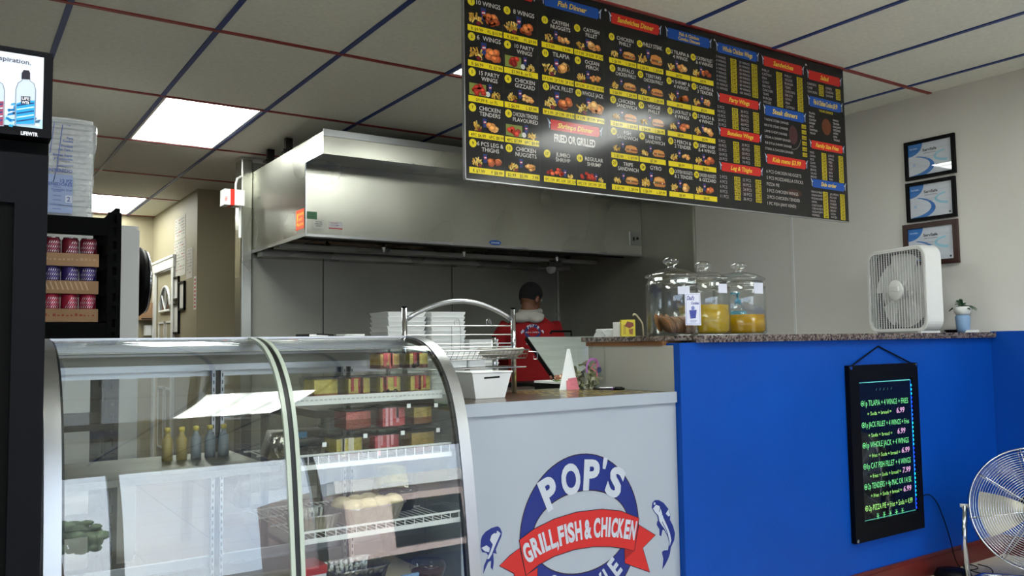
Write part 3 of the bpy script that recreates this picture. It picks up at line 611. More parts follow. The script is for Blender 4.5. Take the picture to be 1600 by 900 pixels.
def bottle(cx, hue):
    out = [(cx-15, 196), (cx-15, 142), (cx-12, 133), (cx-6, 129), (cx-6, 126), (cx+6, 126), (cx+6, 130), (cx+12, 134), (cx+15, 144), (cx+15, 197)]
    P_ = hp(*out); I.poly(P_, (186, 198, 212), 5); I.line(P_, .0018, (120, 130, 146), 6, True)
    I.poly(hp((cx-14, 164), (cx, 160), (cx+14, 160), (cx+14, 196), (cx-14, 195)), hue, 6)
    for k in range(5): I.poly(hp((cx-13, 166+k*6), (cx+13, 163+k*6), (cx+13, 165+k*6), (cx-13, 168+k*6)), (180, 220, 240) if k % 2 else (20, 60, 120), 7)
    I.poly(hp((cx-7, 127), (cx-7, 118), (cx-4, 113), (cx+4, 114), (cx+6, 118), (cx+6, 128)), (34, 32, 44), 7)
    I.poly(hp((cx-7, 153), (cx+7, 154), (cx+7, 166), (cx-7, 165)), (30, 34, 52), 8)
    I.text('LIFE', hx(cx), hz(cx, 159), .0065, (230, 230, 240), .015, 9); I.text('WTR', hx(cx), hz(cx, 165), .0065, (230, 230, 240), .015, 9)
bottle(40, (34, 150, 205)); bottle(-7, (150, 60, 90)); bottle(-54, (90, 150, 60))
I.text('inspiration.', hx(47), hz(47, 105.5), .0112, (52, 56, 70), .074, 4, al='r', bold=.01, rot=-.02)
I.text('LIFEWTR', hx(47), hz(47, 213), .0085, (214, 214, 220), .034, 3, bold=.04)
I.build('advert', h)

# ------------------------------------------------------------------ black drinks rack behind the case
t = thing('drinks_rack', 'black slotted merchandising rack holding trays of soda cans', 'rack', (.45, 4.0, 0))
for z, th in ((1.735, .028), (1.27, .028), (.9, .03), (.45, .03), (.05, .03)): MB().mat('black_matte').box(.112, .574, 3.861, 4.239, z, z+th).build('shelf', t)
for z0, z1 in ((1.69, 1.764), (1.255, 1.324), (.88, .95)): MB().mat('black_matte').box(.112, .545, 3.84, 3.86, z0, z1).build('front_rail', t)
for px in (.545, .06):
    mb = MB().mat('black_matte').box(px, px+.02, 3.838, 3.86, 0, 1.79).box(px+.034, px+.052, 3.838, 3.86, 0, 1.79)
    k = 0; z = .02
    while z < 1.79: mb.box(px+.02, px+.034, 3.838, 3.86, z, z+.02); z += .055
    mb.box(px, px+.052, 4.24, 4.28, 0, 1.79).build('post', t)
mb = MB().mat('black_matte')
for k in range(15): z = .1+k*.118; mb.box(.575, .595, 3.86, 4.24, z, z+.06)
for y in (3.95, 4.05, 4.15): mb.box(.577, .593, y, y+.02, 0, 1.76)
mb.build('side_panel', t)
CANS = [((104, 14, 36), (160, 80, 110), 1.56), ((44, 30, 96), (120, 100, 160), 1.447), ((150, 16, 52), (210, 120, 140), 1.331)]
trayn = ['topmost', 'middle', 'lowest']
can0 = None
def make_can(c1, c2):
    c = thing('soda_can', 'x', 'can', (0, 0, 0), 'soda cans in the trays')
    mb = MB().mat('can').smooth().col(c1).lathe([(.026, 0), (.0325, .006), (.0325, .105), (.027, .114)], n=20, caps=False); 
    I = Ink((0, 0, 0), (1, 0, 0), (0, 0, 1), (0, -1, 0))
    for k in range(5):
        z0 = .052+k*.009; rr_ = .0329; mb.col(c2 if k % 2 else (210, 205, 215))
        for j in range(8):
            a = math.radians(-150+j*14+k*9); b = a+math.radians(7); mb.add([(rr_*math.cos(a), rr_*math.sin(a), z0), (rr_*math.cos(b), rr_*math.sin(b), z0+.006), (rr_*math.cos(b), rr_*math.sin(b), z0+.013), (rr_*math.cos(a), rr_*math.sin(a), z0+.005)], [(0, 1, 2, 3)])
    mb.build('body', c)
    MB().mat('chrome').smooth().lathe([(.027, .114), (.0275, .117), (.025, .1165), (.024, .114), (0, .1135)], n=20, caps=False).smooth(False).box(-.004, .004, -.014, .004, .1137, .1152).build('lid', c)
    return remember(c)
for r, (c1, c2, z0) in enumerate(CANS):
    tr = thing('can_tray', '%s cardboard tray of the three stacked soda can trays' % trayn[r], 'tray', (.40, 3.93, z0-.002), 'cardboard can trays')
    mb = MB().mat('cardboard'); x0, x1, y0, y1 = .305, .513, 3.843, 4.13
    mb.box(x0, x1, y0, y1, z0-.003, z0).box(x0, x1, y0, y0+.003, z0, z0+.05).box(x0, x1, y1-.003, y1, z0, z0+.05).box(x0, x0+.003, y0+.003, y1-.003, z0, z0+.05).box(x1-.003, x1, y0+.003, y1-.003, z0, z0+.05); mb.build('tray', tr)
    I = Ink((0, y0, 0), (1, 0, 0), (0, 0, 1), (0, -1, 0), 'print_matte', .0004); q = random.Random(r)
    if r == 1:
        for k in range(9): I.poly([(x0+.01+k*.018, z0+.045), (x0+.015+k*.018, z0+.045), (x0+.027+k*.018, z0+.012), (x0+.022+k*.018, z0+.012)], (196, 170, 140))
    else:
        for k in range(12): a = x0+.01+k*.016; I.rect(a, z0+.02, a+q.uniform(.004, .012), z0+.024+q.uniform(0, .008), (150, 70, 56) if r == 2 else (178, 150, 120))
    I.build('print', tr)
    base = make_can(c1, c2)
    side = ['left', 'middle', 'right']; word = ['dark red', 'purple', 'bright red'][r]
    for k in range(3):
        lab = '%s soda can, %s of the three showing in the %s tray' % (word, side[k], trayn[r])
        if k == 0: base.location = (.343, 3.882, z0); base['label'] = lab; base['group'] = 'soda cans in the trays'
        else: dup(base, (.343+k*.067, 3.882, z0), [0, .5, -.3][k], lab, 'soda cans in the trays')
# bag of foam cups or boxes on top of the rack
t = thing('bagged_foam_containers', 'clear plastic bag of white foam containers with blue printing on the black rack', 'bag', (.40, 4.0, 1.765))
mb = MB().mat('foam')
for k in range(18): mb.rbox(.17, .49, 3.88, 4.2, 1.7655+k*.0232, 1.7655+k*.0232+.019, .02)
mb.build('foam_stack', t)
mb = MB().mat('clear_film').smooth(); n = 40; vs = []; q = random.Random(5)
for j in range(15):
    z = 1.766+j*.0302
    for i in range(n):
        a = 2*PI*i/n; ca, sa = math.cos(a), math.sin(a); k = (abs(ca)**6+abs(sa)**6)**(-1/6); bulge = 1.0+(.06 if j > 9 else 0)-(.25 if j == 14 else 0)+q.uniform(-.015, .02)
        vs.append((.33+.172*ca*k*bulge, 4.04+.172*sa*k*bulge, z))
fs = [(j*n+i, j*n+(i+1) % n, (j+1)*n+(i+1) % n, (j+1)*n+i) for j in range(14) for i in range(n)]+[[14*n+i for i in range(n)]]
mb.add(vs, fs); mb.build('bag_film', t)
I = Ink((0, 3.855, 0), (1, 0, 0), (0, 0, 1), (0, -1, 0), 'print', .0006); B2 = (70, 96, 170)
I.rect(.16, 1.775, .412, 1.935, (150, 168, 210), 1); I.line([(.352, 1.96), (.37, 2.145), (.40, 2.142)], .003, B2); I.line([(.35, 1.97), (.412, 1.975)], .003, B2); I.line([(.352, 1.96), (.34, 1.9)], .003, B2); I.line([(.335, 2.15), (.34, 2.15), (.326, 2.02)], .003, B2)
for tx, u_, v_, hh in (('Para', .41, 2.085, .010), ('Cocina', .41, 2.072, .010), ('Product', .41, 2.05, .010), ('por Tapa y', .41, 2.036, .009), ('Envase Super', .41, 2.012, .010), ('y Contenido', .41, 1.996, .010), ('CONTENIDO', .41, 1.945, .014), ('12 PZ', .41, 1.902, .014), ('CONTENEDORES', .41, 1.888, .013), ('Contenido 12 pz', .41, 1.868, .008)): I.text(tx, u_, v_, hh, B2, al='r', bold=.03)
I.rect(.385, 1.82, .41, 1.85, (200, 208, 226), 2).text('2', .397, 1.825, .02, B2, l=3).line([(.33, 1.81), (.412, 1.806)], .003, B2)
for k in range(6): I.rect(.34, 1.79+k*.018, .37, 1.794+k*.018, (110, 130, 190), 2)
I.build('bag_print', t)
# white cabinet and the round disc behind the rack
t = thing('white_cabinet', 'tall plain white upright cabinet behind the black rack', 'cabinet', (.7, 5.3, 0))
MB().mat('white_enamel').rbox(.30, .868, 5.0, 5.6, .06, 1.895, .02).mat('black_matte').box(.34, .83, 5.04, 5.56, 0, .06).build('body', t)
MB().mat('white_enamel').rbox(.30, .868, 4.975, 4.997, .1, 1.87, .008).build('door', t)
t = thing('round_disc', 'large black round disc with shiny rim seen edge-on beside the white cabinet', 'disc', (.9, 5.15, 1.58))
mb = MB().mat('black').smooth(); mb.X = Matrix.Translation((.893, 5.2, 1.60)) @ Matrix.Rotation(PI/2, 4, 'Y'); mb.lathe([(.0, .0), (.19, .0), (.2, .014), (.172, .045), (0, .058)], n=40); mb.build('plate', t)
mb = MB().mat('chrome').smooth(); mb.X = Matrix.Translation((.893, 5.2, 1.60)) @ Matrix.Rotation(PI/2, 4, 'Y'); mb.tube([(0, 0, -.024), (0, 0, .0)], .03, 12); mb.lathe([(.170, .038), (.184, .040), (.180, .050), (.166, .054)], n=40, caps=False); mb.build('rim', t)
# corridor wall: papers, frames, strip, dispensers
t = thing('paper_towel_dispenser', 'tan paper towel dispenser on the far corridor wall', 'dispenser', (1.81, 10.03, 1.53))
MB().mat('cardboard').smooth(False).rbox(1.745, 1.88, 9.93, 10.069, 1.53, 1.72, .02).build('housing', t); MB().mat('dark_metal').box(1.76, 1.865, 9.928, 9.932, 1.535, 1.55).build('slot', t)
tag(MB().mat('foam').rbox(1.80, 1.89, 9.97, 10.069, 1.36, 1.47, .03).build('soap_dispenser'), 'small white soap dispenser on the far corridor wall', 'dispenser')
for (y0, y1, z0, z1), lab in (((8.73, 9.05, 1.695, 1.93), 'black framed certificate nearest the corridor door, upper one'), ((8.48, 8.715, 1.583, 1.866), 'black framed certificate nearest the cream wall corner'), ((8.71, 9.01, 1.358, 1.664), 'black framed certificate hanging lowest beside the corridor door')):
    t = thing('picture_frame', lab, 'frame', (1.9, (y0+y1)/2, (z0+z1)/2), 'frames beside the corridor door')
    mb = MB().mat('black').box(1.878, 1.8985, y0, y1, z0, z0+.018).box(1.878, 1.8985, y0, y1, z1-.018, z1).box(1.878, 1.8985, y0, y0+.018, z0, z1).box(1.878, 1.8985, y1-.018, y1, z0, z1); mb.build('frame', t)
    MB().mat('wall_white').box(1.89, 1.8985, y0+.018, y1-.018, z0+.018, z1-.018).build('sheet', t)
q = random.Random(9)
for (y0, y1, z0, z1), lab in (((8.50, 8.97, 2.30, 2.52), 'white notice with handwriting pinned highest by the corridor door'), ((8.49, 9.0, 1.93, 2.29), 'grey typed notice sheet pinned under the highest notice'), ((8.21, 8.45, 1.88, 2.17), 'narrow white paper taped near the cream wall corner')):
    t = thing('paper_notice', lab, 'paper', (1.9, (y0+y1)/2, (z0+z1)/2), 'papers on the corridor wall')
    MB().mat('hood_cloth').box(1.8965, 1.8985, y0, y1, z0, z1).build('sheet', t)
    I = Ink((1.8965, 0, 0), (0, -1, 0), (0, 0, 1), (-1, 0, 0), 'print_matte', .0005)
    for k in range(int((z1-z0)/.03)-1):
        for j in range(6):
            if q.random() < .75: I.rect(-y1+.03+j*(y1-y0-.06)/6, z1-.03-k*.03, -y1+.03+(j+q.uniform(.4, .9))*(y1-y0-.06)/6, z1-.02-k*.03, (120, 118, 112) if q.random() < .85 else (150, 60, 50))
    I.build('writing', t)
t = thing('warning_strip', 'narrow vertical red and white strip on the cream wall corner', 'sign', (1.9, 8.1, 1.7))
MB().mat('foam').box(1.8965, 1.8985, 8.06, 8.15, 1.57, 1.88).build('strip', t); I = Ink((1.8965, 0, 0), (0, -1, 0), (0, 0, 1), (-1, 0, 0), 'print', .0005)
for k in range(8): I.rect(-8.135, 1.585+k*.036, -8.075, 1.607+k*.036, (186, 44, 34))
I.build('marks', t)

# ------------------------------------------------------------------ kitchen hood
t = thing('exhaust_hood', 'big stainless steel kitchen exhaust hood with stickers and projecting top lip', 'hood', (3.4, 5.9, 1.945))
HX0, HX1, HY0, HY1, HZ0, HZ1 = 1.94, XW-.012, 5.30, 6.51, 1.945, 2.575
mb = MB().mat('steel').box(HX0, HX1, HY0, HY0+.02, HZ0, 2.43)
mb.mat('steel_dull').box(HX0+.02, HX1, HY0+.02, HY1, 2.555, HZ1); mb.build('front_panel', t)
MB().mat('steel').extr([(HX0, HY0+.0005, HZ0), (HX0, HY1, HZ0), (HX0, HY1, HZ1-.0005), (HX0, HY0+.0005, HZ1-.0005)], (.018, 0, 0)).build('side_panel', t)
mb = MB().mat('steel').box(HX0, HX1, 4.99, 5.01, 2.43, HZ1).box(HX0, HX0+.018, 5.01, HY0, 2.43, HZ1).box(HX0+.018, HX1, 5.01, HY0+.02, 2.43, 2.445).box(HX0+.018, HX1, 5.01, HY0+.02, 2.555, HZ1)
mb.mat('alum').box(HX0-.002, HX1, 4.982, 4.99, 2.545, HZ1+.014).build('lip', t)
mb = MB().mat('alum').box(HX0-.004, HX0+.004, HY0-.003, HY0+.003, HZ0, 2.43).box(HX0-.003, HX1, HY0-.003, HY0, HZ0-.006, HZ0+.01).box(HX0-.003, HX0, HY0, HY1, HZ0-.006, HZ0+.02).box(HX0-.003, HX0, 4.99, 5.34, 2.43, 2.44); mb.build('edge_trim', t)
mb = MB().mat('dark_metal')     # underside: gutter, sloped filter bank, inner back
mb.mat('steel').box(HX0+.02, HX1, HY0+.02, HY0+.09, HZ0-.004, HZ0+.012).box(HX0+.02, HX1, 6.30, HY1, HZ0-.04, HZ0+.012)
mb.mat('steel_dull').box(HX0+.02, HX1, HY0+.02, HY1, 2.38, 2.40)
mb.mat('steel').box(HX0+.02, HX1, 5.9, 6.02, HZ0-.02, HZ0+.012)
for k in range(6):
    x0 = HX0+.05+k*.495; mb.extr([(x0, 6.42, HZ0), (x0, 6.40, HZ0), (x0, 5.95, HZ0+.36), (x0, 5.97, HZ0+.38)], (.475, 0, 0))
    for j in range(12): y = 6.39-j*.036; z = HZ0+.005+j*.029; mb.box(x0+.02, x0+.455, y-.012, y, z, z+.008)
mb.build('filter_bank', t)
for x in (2.62, 3.30, 4.2):
    mb = MB().mat('dark_metal').cyl((x, 5.55, 2.39), (x, 5.55, HZ0-.02), .011, 8).mat('steel').cyl((x, 5.55, HZ0-.02), (x, 5.55, HZ0-.055), .016, 8, .01); mb.build('spray_nozzle', t)
mb = MB().mat('dark_metal').cyl((HX0+.02, 5.55, HZ0+.015), (HX1, 5.55, HZ0+.015), .013, 8); mb.build('pipe', t)
mb = MB().mat('steel_dull').box(4.38, 4.52, 5.9, 6.04, HZ0-.06, HZ0-.004).mat('white_enamel').smooth().ball((4.45, 5.97, HZ0-.075), .045); mb.build('hood_light', t)
mb = MB().mat('alum').box(4.79, 4.905, HY0-.008, HY0, 2.03, 2.145); bx = mb.build('switch_plate', t)
MB().mat('dark_metal').box(4.82, 4.835, HY0-.012, HY0-.008, 2.07, 2.10).cyl((4.87, HY0-.014, 2.09), (4.87, HY0-.008, 2.09), .012, 10).build('switch', bx)
def sticker(name, label, u0, u1, v0, v1, c, plane, texts):
    s_ = thing(name, label, 'sticker', (u0, HY0, v0))
    I = Ink((0, HY0-.0006, 0), (1, 0, 0), (0, 0, 1), (0, -1, 0), 'print', .0005) if plane == 'f' else Ink((HX0-.0006, 0, 0), (0, -1, 0), (0, 0, 1), (-1, 0, 0), 'print', .0005)
    I.rect(u0, v0, u1, v1, c, 1)
    for a in texts: I.text(a[0], *a[1:4], a[4], a[5] if len(a) > 5 else None, 2)
    I.build('print', s_)
sticker('green_sticker', 'green rectangular sticker at the lower left of the hood front', 1.928, 2.016, 2.055, 2.105, (20, 110, 52), 'f', [('CERTIFIED', 1.972, 2.083, .011, (12, 70, 34), .06), ('KITCHEN', 1.972, 2.066, .009, (12, 70, 34), .05)])
sticker('white_label', 'small white printed label under the green sticker', 1.992, 2.062, 1.996, 2.048, (196, 198, 190), 'f', [('NOTICE', 2.027, 2.036, .008, (60, 60, 60), .045), ('INSPECTED', 2.027, 2.022, .007, (60, 60, 60), .055), ('TESTED', 2.027, 2.008, .007, (60, 60, 60), .04)])
sticker('red_edged_label', 'white label with a red lower edge on the hood front', 2.098, 2.196, 1.998, 2.050, (206, 204, 206), 'f', [('EXHAUST', 2.14, 2.035, .007, (170, 60, 60), .05), ('SYSTEM', 2.14, 2.02, .008, (70, 80, 120), .05)])
I = Ink((0, HY0-.0016, 0), (1, 0, 0), (0, 0, 1), (0, -1, 0), 'print', .0004); I.rect(2.098, 1.998, 2.196, 2.006, (180, 40, 48), 1); I.build('red_edge', bpy.data.objects['red_edged_label'])
sticker('orange_sticker', 'orange warning sticker on the left end of the hood', -5.49, -5.33, 1.995, 2.13, (206, 66, 22), 's', [('!', -5.46, 2.03, .08, (240, 190, 40), .02), ('WARNING', -5.40, 2.09, .018, (240, 190, 40), .12), ('HOT', -5.40, 2.055, .018, (240, 190, 40), .07), ('CAUTION', -5.40, 2.02, .018, (240, 190, 40), .11)])
t2 = thing('oval_badge', 'small blue oval maker badge on the lower edge of the hood', 'badge', (3.42, HY0, 1.975)); I = Ink((0, HY0-.0036, 0), (1, 0, 0), (0, 0, 1), (0, -1, 0), 'print', .0005)
I.disc(3.425, 1.976, .055, (28, 92, 176), 1, .019, 24).text('Lincoln', 3.425, 1.970, .014, (230, 236, 244), .075, 2, shear=.2); I.build('print', t2)
mb = MB().mat('steel_dull').box(2.75, 4.4, 5.55, 6.3, HZ1+.015, CEIL-.008); mb.mat('alum').box(2.74, 4.41, 5.54, 5.55, HZ1+.015, HZ1+.03); tag(mb.build('exhaust_duct'), 'steel duct box on top of the hood under the ceiling', 'duct')
mb = MB().mat('dark_metal').box(2.35, 2.62, 5.42, 5.6, HZ1+.014, CEIL-.01); tag(mb.build('duct_collar'), 'small dark box on the hood beside the steel duct', 'duct')
for y, lab in ((5.75, 'black hanger bracket on the hood end nearer the front'), (6.15, 'black hanger bracket on the hood end nearer the back wall')):
    tag(MB().mat('dark_metal').box(1.95, 2.0, y-.02, y+.02, HZ1+.015, CEIL-.008).box(1.93, 2.03, y-.03, y+.03, HZ1+.02, HZ1+.035).build('hanger_bracket'), lab, 'bracket', 'hood hanger brackets')
# alarm box on the steel corner post
t = thing('alarm_box', 'grey alarm box with red stripe and conduit on the steel corner post', 'alarm', (1.77, 6.44, 2.36))
mb = MB().mat('white_enamel').box(1.70, 1.851, 6.38, 6.50, 2.29, 2.41); mb.build('housing', t)
MB().mat('print').col((206, 44, 34)).box(1.745, 1.775, 6.378, 6.502, 2.288, 2.412).build('red_band', t)
I = Ink((0, 6.3795, 0), (1, 0, 0), (0, 0, 1), (0, -1, 0), 'print', .0004); I.text('FIRE', 1.722, 2.335, .02, (190, 50, 40), .035, 1, rot=PI/2); I.build('lettering', t)
MB().mat('white_enamel').tube([(1.80, 6.44, 2.41), (1.80, 6.44, 2.46), (1.815, 6.45, 2.51), (1.845, 6.46, 2.53)], .009, 8).tube([(1.835, 6.44, 2.29), (1.835, 6.44, 2.05)], .012, 8).build('conduit', t)

# ------------------------------------------------------------------ kitchen tables and what stands there
t = thing('prep_table', 'stainless kitchen prep table behind the display case', 'table', (2.0, 3.9, 0))
MB().mat('steel_dull').box(1.25, 2.93, 3.30, 4.2, .92, .95).build('table_top', t); MB().mat('steel_dull').box(1.3, 2.88, 3.35, 4.15, .3, .32).build('undershelf', t)
for x in (1.30, 2.86):
    for y in (3.36, 4.12): MB().mat('steel').cyl((x, y, 0), (x, y, .92), .02, 10).build('leg', t)
t = thing('sandwich_prep_unit', 'refrigerated prep unit with slanted open steel lid', 'prep unit', (3.4, 4.2, 0))
MB().mat('steel_dull').box(2.97, 4.2, 3.80, 4.5, .1, .90).box(3.02, 4.15, 3.85, 4.45, 0, .1).mat('black').box(2.96, 4.2, 3.795, 4.5, .90, .965).build('cabinet', t)
mb = MB().mat('lid_steel').extr([(3.0, 3.985, 1.0), (3.0, 4.285, 1.25), (3.0, 4.295, 1.24), (3.0, 3.995, .99)], (.95, 0, 0)); ld = mb.build('lid', t)
mb = MB().mat('black').extr([(2.992, 3.98, .985), (2.992, 4.285, 1.252), (2.992, 4.305, 1.235), (2.992, 4.0, .97)], (.008, 0, 0)).box(2.99, 3.96, 3.965, 3.985, .966, 1.0); mb.build('lid_seal', ld)
mb = MB().mat('black').tube([(3.19, 4.30, 1.27), (3.20, 4.30, 1.285), (3.36, 4.30, 1.285), (3.36, 4.30, 1.235)], .007, 8); mb.build('handle', ld)
# foam containers in nested stacks
def make_foam(w, d):
    c = thing('foam_container', 'x', 'container', (0, 0, 0)); mb = MB().mat('foam')
    mb.prism([(-w/2*.9, -d/2*.9), (w/2*.9, -d/2*.9), (w/2*.9, d/2*.9), (-w/2*.9, d/2*.9)], 0, .018, 1.08).rbox(-w/2, w/2, -d/2, d/2, .018, .0215, .012); mb.build('tray', c); return remember(c)
for si, (cx, cy, wx_, wd, z0, n, nm) in enumerate(((1.745, 3.55, .2, .2, .951, 19, 'left'), (1.945, 3.52, .19, .2, .951, 19, 'middle'), (2.125, 3.48, .17, .18, .951, 13, 'short right'))):
    b0 = make_foam(wx_, wd); grp = 'foam containers in the %s stack' % nm; q = random.Random(si)
    for k in range(n):
        lab = 'topmost white foam container of the %s stack' % nm if k == n-1 else 'white foam container nested within the %s stack' % nm
        loc = (cx+q.uniform(-.002, .002), cy+q.uniform(-.002, .002), z0+k*.0218)
        if k == 0: b0.location = loc; b0['label'] = lab; b0['group'] = grp
        else: dup(b0, loc, q.uniform(-.01, .01), lab, grp)
mb = MB().mat('black').box(2.74, 2.925, 3.55, 3.85, .951, .99); tag(mb.build('black_tray_base'), 'flat black box under the board of chopped food', 'box')
t = thing('food_board', 'board with chopped meat and greens between the worker and the counter', 'board', (2.83, 3.7, .99))
MB().mat('white_plastic').box(2.73, 2.935, 3.53, 3.84, .9905, 1.002).build('board', t)
mb = MB().mat('food'); q = random.Random(4)
for k in range(60):
    mb.col(q.choice([(150, 90, 66), (190, 130, 100), (110, 60, 44), (206, 180, 150)])); x, y = q.uniform(2.80, 2.925), q.uniform(3.56, 3.8); s_ = q.uniform(.008, .018); mb.X = Matrix.Translation((x, y, 1.004+.012*q.random()+.02*max(0, 1-abs(x-2.87)/.06))) @ Matrix.Rotation(q.uniform(0, 3), 4, Vector((q.random(), 1, q.random()))); mb.box(-s_, s_, -s_*.6, s_*.6, -s_*.4, s_*.4)
ml = mb.build('chopped_meat', t); ml['kind'] = 'stuff'
mb = MB().mat('food')
for k in range(40): mb.col(q.choice([(70, 130, 50), (100, 160, 70), (50, 100, 40)])); x, y = q.uniform(2.74, 2.82), q.uniform(3.54, 3.7); mb.X = Matrix.Translation((x, y, 1.004)) @ Matrix.Rotation(q.uniform(0, 3), 4, 'Z'); mb.box(-.012, .012, -.004, .004, -.0015, .003)
ml = mb.build('greens', t); ml['kind'] = 'stuff'

# ------------------------------------------------------------------ wire rack on the low counter
t = thing('wire_counter_rack', 'grey metal counter rack with an arched top rail and wire baskets', 'rack', (1.7, 3.0, 1.0075))
RX0, RX1, RY0, RY1, RZ = 1.452, 1.956, 2.895, 3.045, 1.007
for x in (RX0, RX1):
    for y in (RY0, RY1): mb = MB().mat('chrome').smooth().tube([(x, y, RZ), (x, y, 1.357 if y == RY0 else 1.24)], .0105, 14).mat('black').tube([(x, y, (1.357 if y == RY0 else 1.24)), (x, y, (1.361 if y == RY0 else 1.244))], .0108, 14); mb.build('post', t)
pts = [(RX0+.012+(RX1-RX0-.024)*k/24, RY0, 1.313+.072*math.sin(PI*k/24)**.85) for k in range(25)]
MB().mat('alum').smooth().tube(pts, .0095, 12).build('arch_rail', t)
mb = MB().mat('wire_metal')
for z in (1.286, 1.250, 1.214, 1.200): mb.cyl((RX0, RY0, z), (RX1, RY0, z), .0022, 6)
for z in (1.214, 1.200): mb.cyl((RX0, RY1, z), (RX1, RY1, z), .0022, 6)
for x in (1.66, 1.70): mb.cyl((x, RY0, 1.19), (x, RY0, 1.286), .0015, 6)
mb.build('rail_wires', t)
for x in (1.685, 1.835):
    mb = MB().mat('wire_metal').tube([(x+.011*math.cos(PI*k/8+0), RY0, 1.304+.011*math.sin(PI*k/8)) for k in range(9)][::-1]+[(x+.011, RY0, 1.288)], .0013, 6).tube([(x-.011, RY0, 1.304), (x-.011, RY0, 1.288)], .0013, 6).tube([(x+.005*math.cos(k), RY0-.002, 1.303+.006*math.sin(k)) for k in range(7)], .001, 5); mb.build('wire_hook', t)
def basket(z, nm, bulge, dz):
    mb = MB().mat('wire_metal'); o_ = []
    for k in range(25): a = PI*k/24; o_.append((RX0+.01+(RX1-RX0+.06)*k/24, RY0-.01-bulge*math.sin(a)**.7))
    for zz, s_ in ((z, 1), (z-dz*.5, .93), (z-dz, .86)):
        ring = [(x, RY1-.005-(RY1-.005-y)*s_, zz) for x, y in o_]+[(RX1+.07-.01, RY1-.005, zz), (RX0+.01, RY1-.005, zz)]; mb.tube(ring, .0019 if s_ < 1 else .0028, 6, closed=True)
    for k in range(0, 25, 1): x, y = o_[k]; mb.tube([(x, y, z), (x, RY1-.005-(RY1-.005-y)*.86, z-dz), (x, RY1-.005, z-dz), (x, RY1-.005, z)], .0013, 5)
    return mb.build(nm, t)
basket(1.186, 'wire_basket', .075, .035); 
mb = MB().mat('wire_metal')
for k in range(20): x = RX0+.01+k*.026; mb.cyl((x, RY0-.06, 1.118), (x, RY1, 1.118), .0015, 5)
for y in (RY0-.06, RY0+.03, RY1): mb.cyl((RX0, y, 1.116), (RX1+.02, y, 1.116), .0025, 6)
mb.build('wire_shelf', t)
mb = MB().mat('wire_metal').tube([(RX1+.055, RY0-.03, 1.178), (RX1+.085, RY0-.05, 1.176), (RX1+.085, RY0-.05, 1.146), (RX1+.07, RY0-.045, 1.146), (RX1+.07, RY0-.045, 1.16)], .002, 6); mb.build('side_hook', t)
mb = MB().mat('hood_cloth').smooth(); n = 28; vs = []; q = random.Random(8)
for j, (s_, z) in enumerate(((0, 1.158), (.7, 1.157), (.93, 1.172), (1, 1.191), (.94, 1.194), (.5, 1.186), (0, 1.184))):
    for i in range(n): a = 2*PI*i/n; vs.append((1.915+.105*s_*math.cos(a), 2.93+.085*s_*math.sin(a), z+(q.uniform(-.002, .003) if 0 < s_ else 0)))
mb.add(vs, [(j*n+i, j*n+(i+1) % n, (j+1)*n+(i+1) % n, (j+1)*n+i) for j in range(6) for i in range(n)])
tag(mb.build('paper_lining'), 'crumpled off-white paper filling the right end of the wire basket', 'paper')
mb = MB().mat('foam').smooth(False); mb.X = Matrix.Translation((1.68, 2.90, 1.155)); mb.rbox(-.09, .09, -.04, .1, 0, .022, .02).rbox(-.08, .1, -.035, .1, .0221, .034, .02)
tag(mb.build('folded_towels'), 'folded white paper towels in the left part of the wire basket', 'towels')
mb = MB().mat('foam'); mb.X = Matrix.Translation((1.655, 2.90, 1.121)); mb.rbox(-.075, .065, -.03, .1, 0, .028, .015).mat('white_plastic').rbox(.068, .15, -.03, .1, 0, .03, .01)
tag(mb.build('napkin_packs'), 'white napkin packs on the lower shelf of the wire rack', 'napkins')
mb = MB().mat('foam'); q = random.Random(21)
for k in range(3): mb.X = Matrix.Translation((2.045+.02*k, 3.35, .951+.084*k)) @ Matrix.Rotation(.05*k, 4, 'Z'); mb.rbox(-.09, .09, -.07, .07, 0, .082, .015)
mb = None
t = thing('white_bin', 'small white tapered plastic bin with a black handle slot on the low counter', 'bin', (1.705, 2.735, 1.007))
mb = MB().mat('white_plastic'); mb.X = Matrix.Translation((1.705, 2.735, 1.0075)); a = .065; b = .05; o0 = [(-a, -b), (a, -b), (a, b), (-a, b)]
n0 = [(-a, -b, 0), (a, -b, 0), (a, b, 0), (-a, b, 0)]; n1 = [(p[0]*1.36, p[1]*1.3, .098) for p in n0]; n2 = [(p[0]*1.30, p[1]*1.22, .098) for p in n0]; n3 = [(p[0]*.95, p[1]*.93, .004) for p in n0]
mb.add(n0+n1+n2+n3, [(3, 2, 1, 0)]+[(i, (i+1) % 4, 4+(i+1) % 4, 4+i) for i in range(4)]+[(4+i, 4+(i+1) % 4, 8+(i+1) % 4, 8+i) for i in range(4)]+[(8+i, 8+(i+1) % 4, 12+(i+1) % 4, 12+i) for i in range(4)]+[(12, 13, 14, 15)]).build('tub', t)
mb = MB().mat('white_plastic'); mb.X = Matrix.Translation((1.705, 2.735, 1.0075)); mb.tube([(p[0]*1.02, p[1]*1.02, .0985) for p in n1], .003, 6, closed=True).build('rim', t)
mb = MB().mat('black'); mb.X = Matrix.Translation((1.705, 2.735, 1.0075)) ; sl = lambda x, z: (x, -.05*(1+.3*z/.098)-.0008, z); mb.add([sl(-.035, .074), sl(.035, .076), sl(.035, .083), sl(-.035, .081)], [(0, 1, 2, 3)]).build('handle_slot', t)
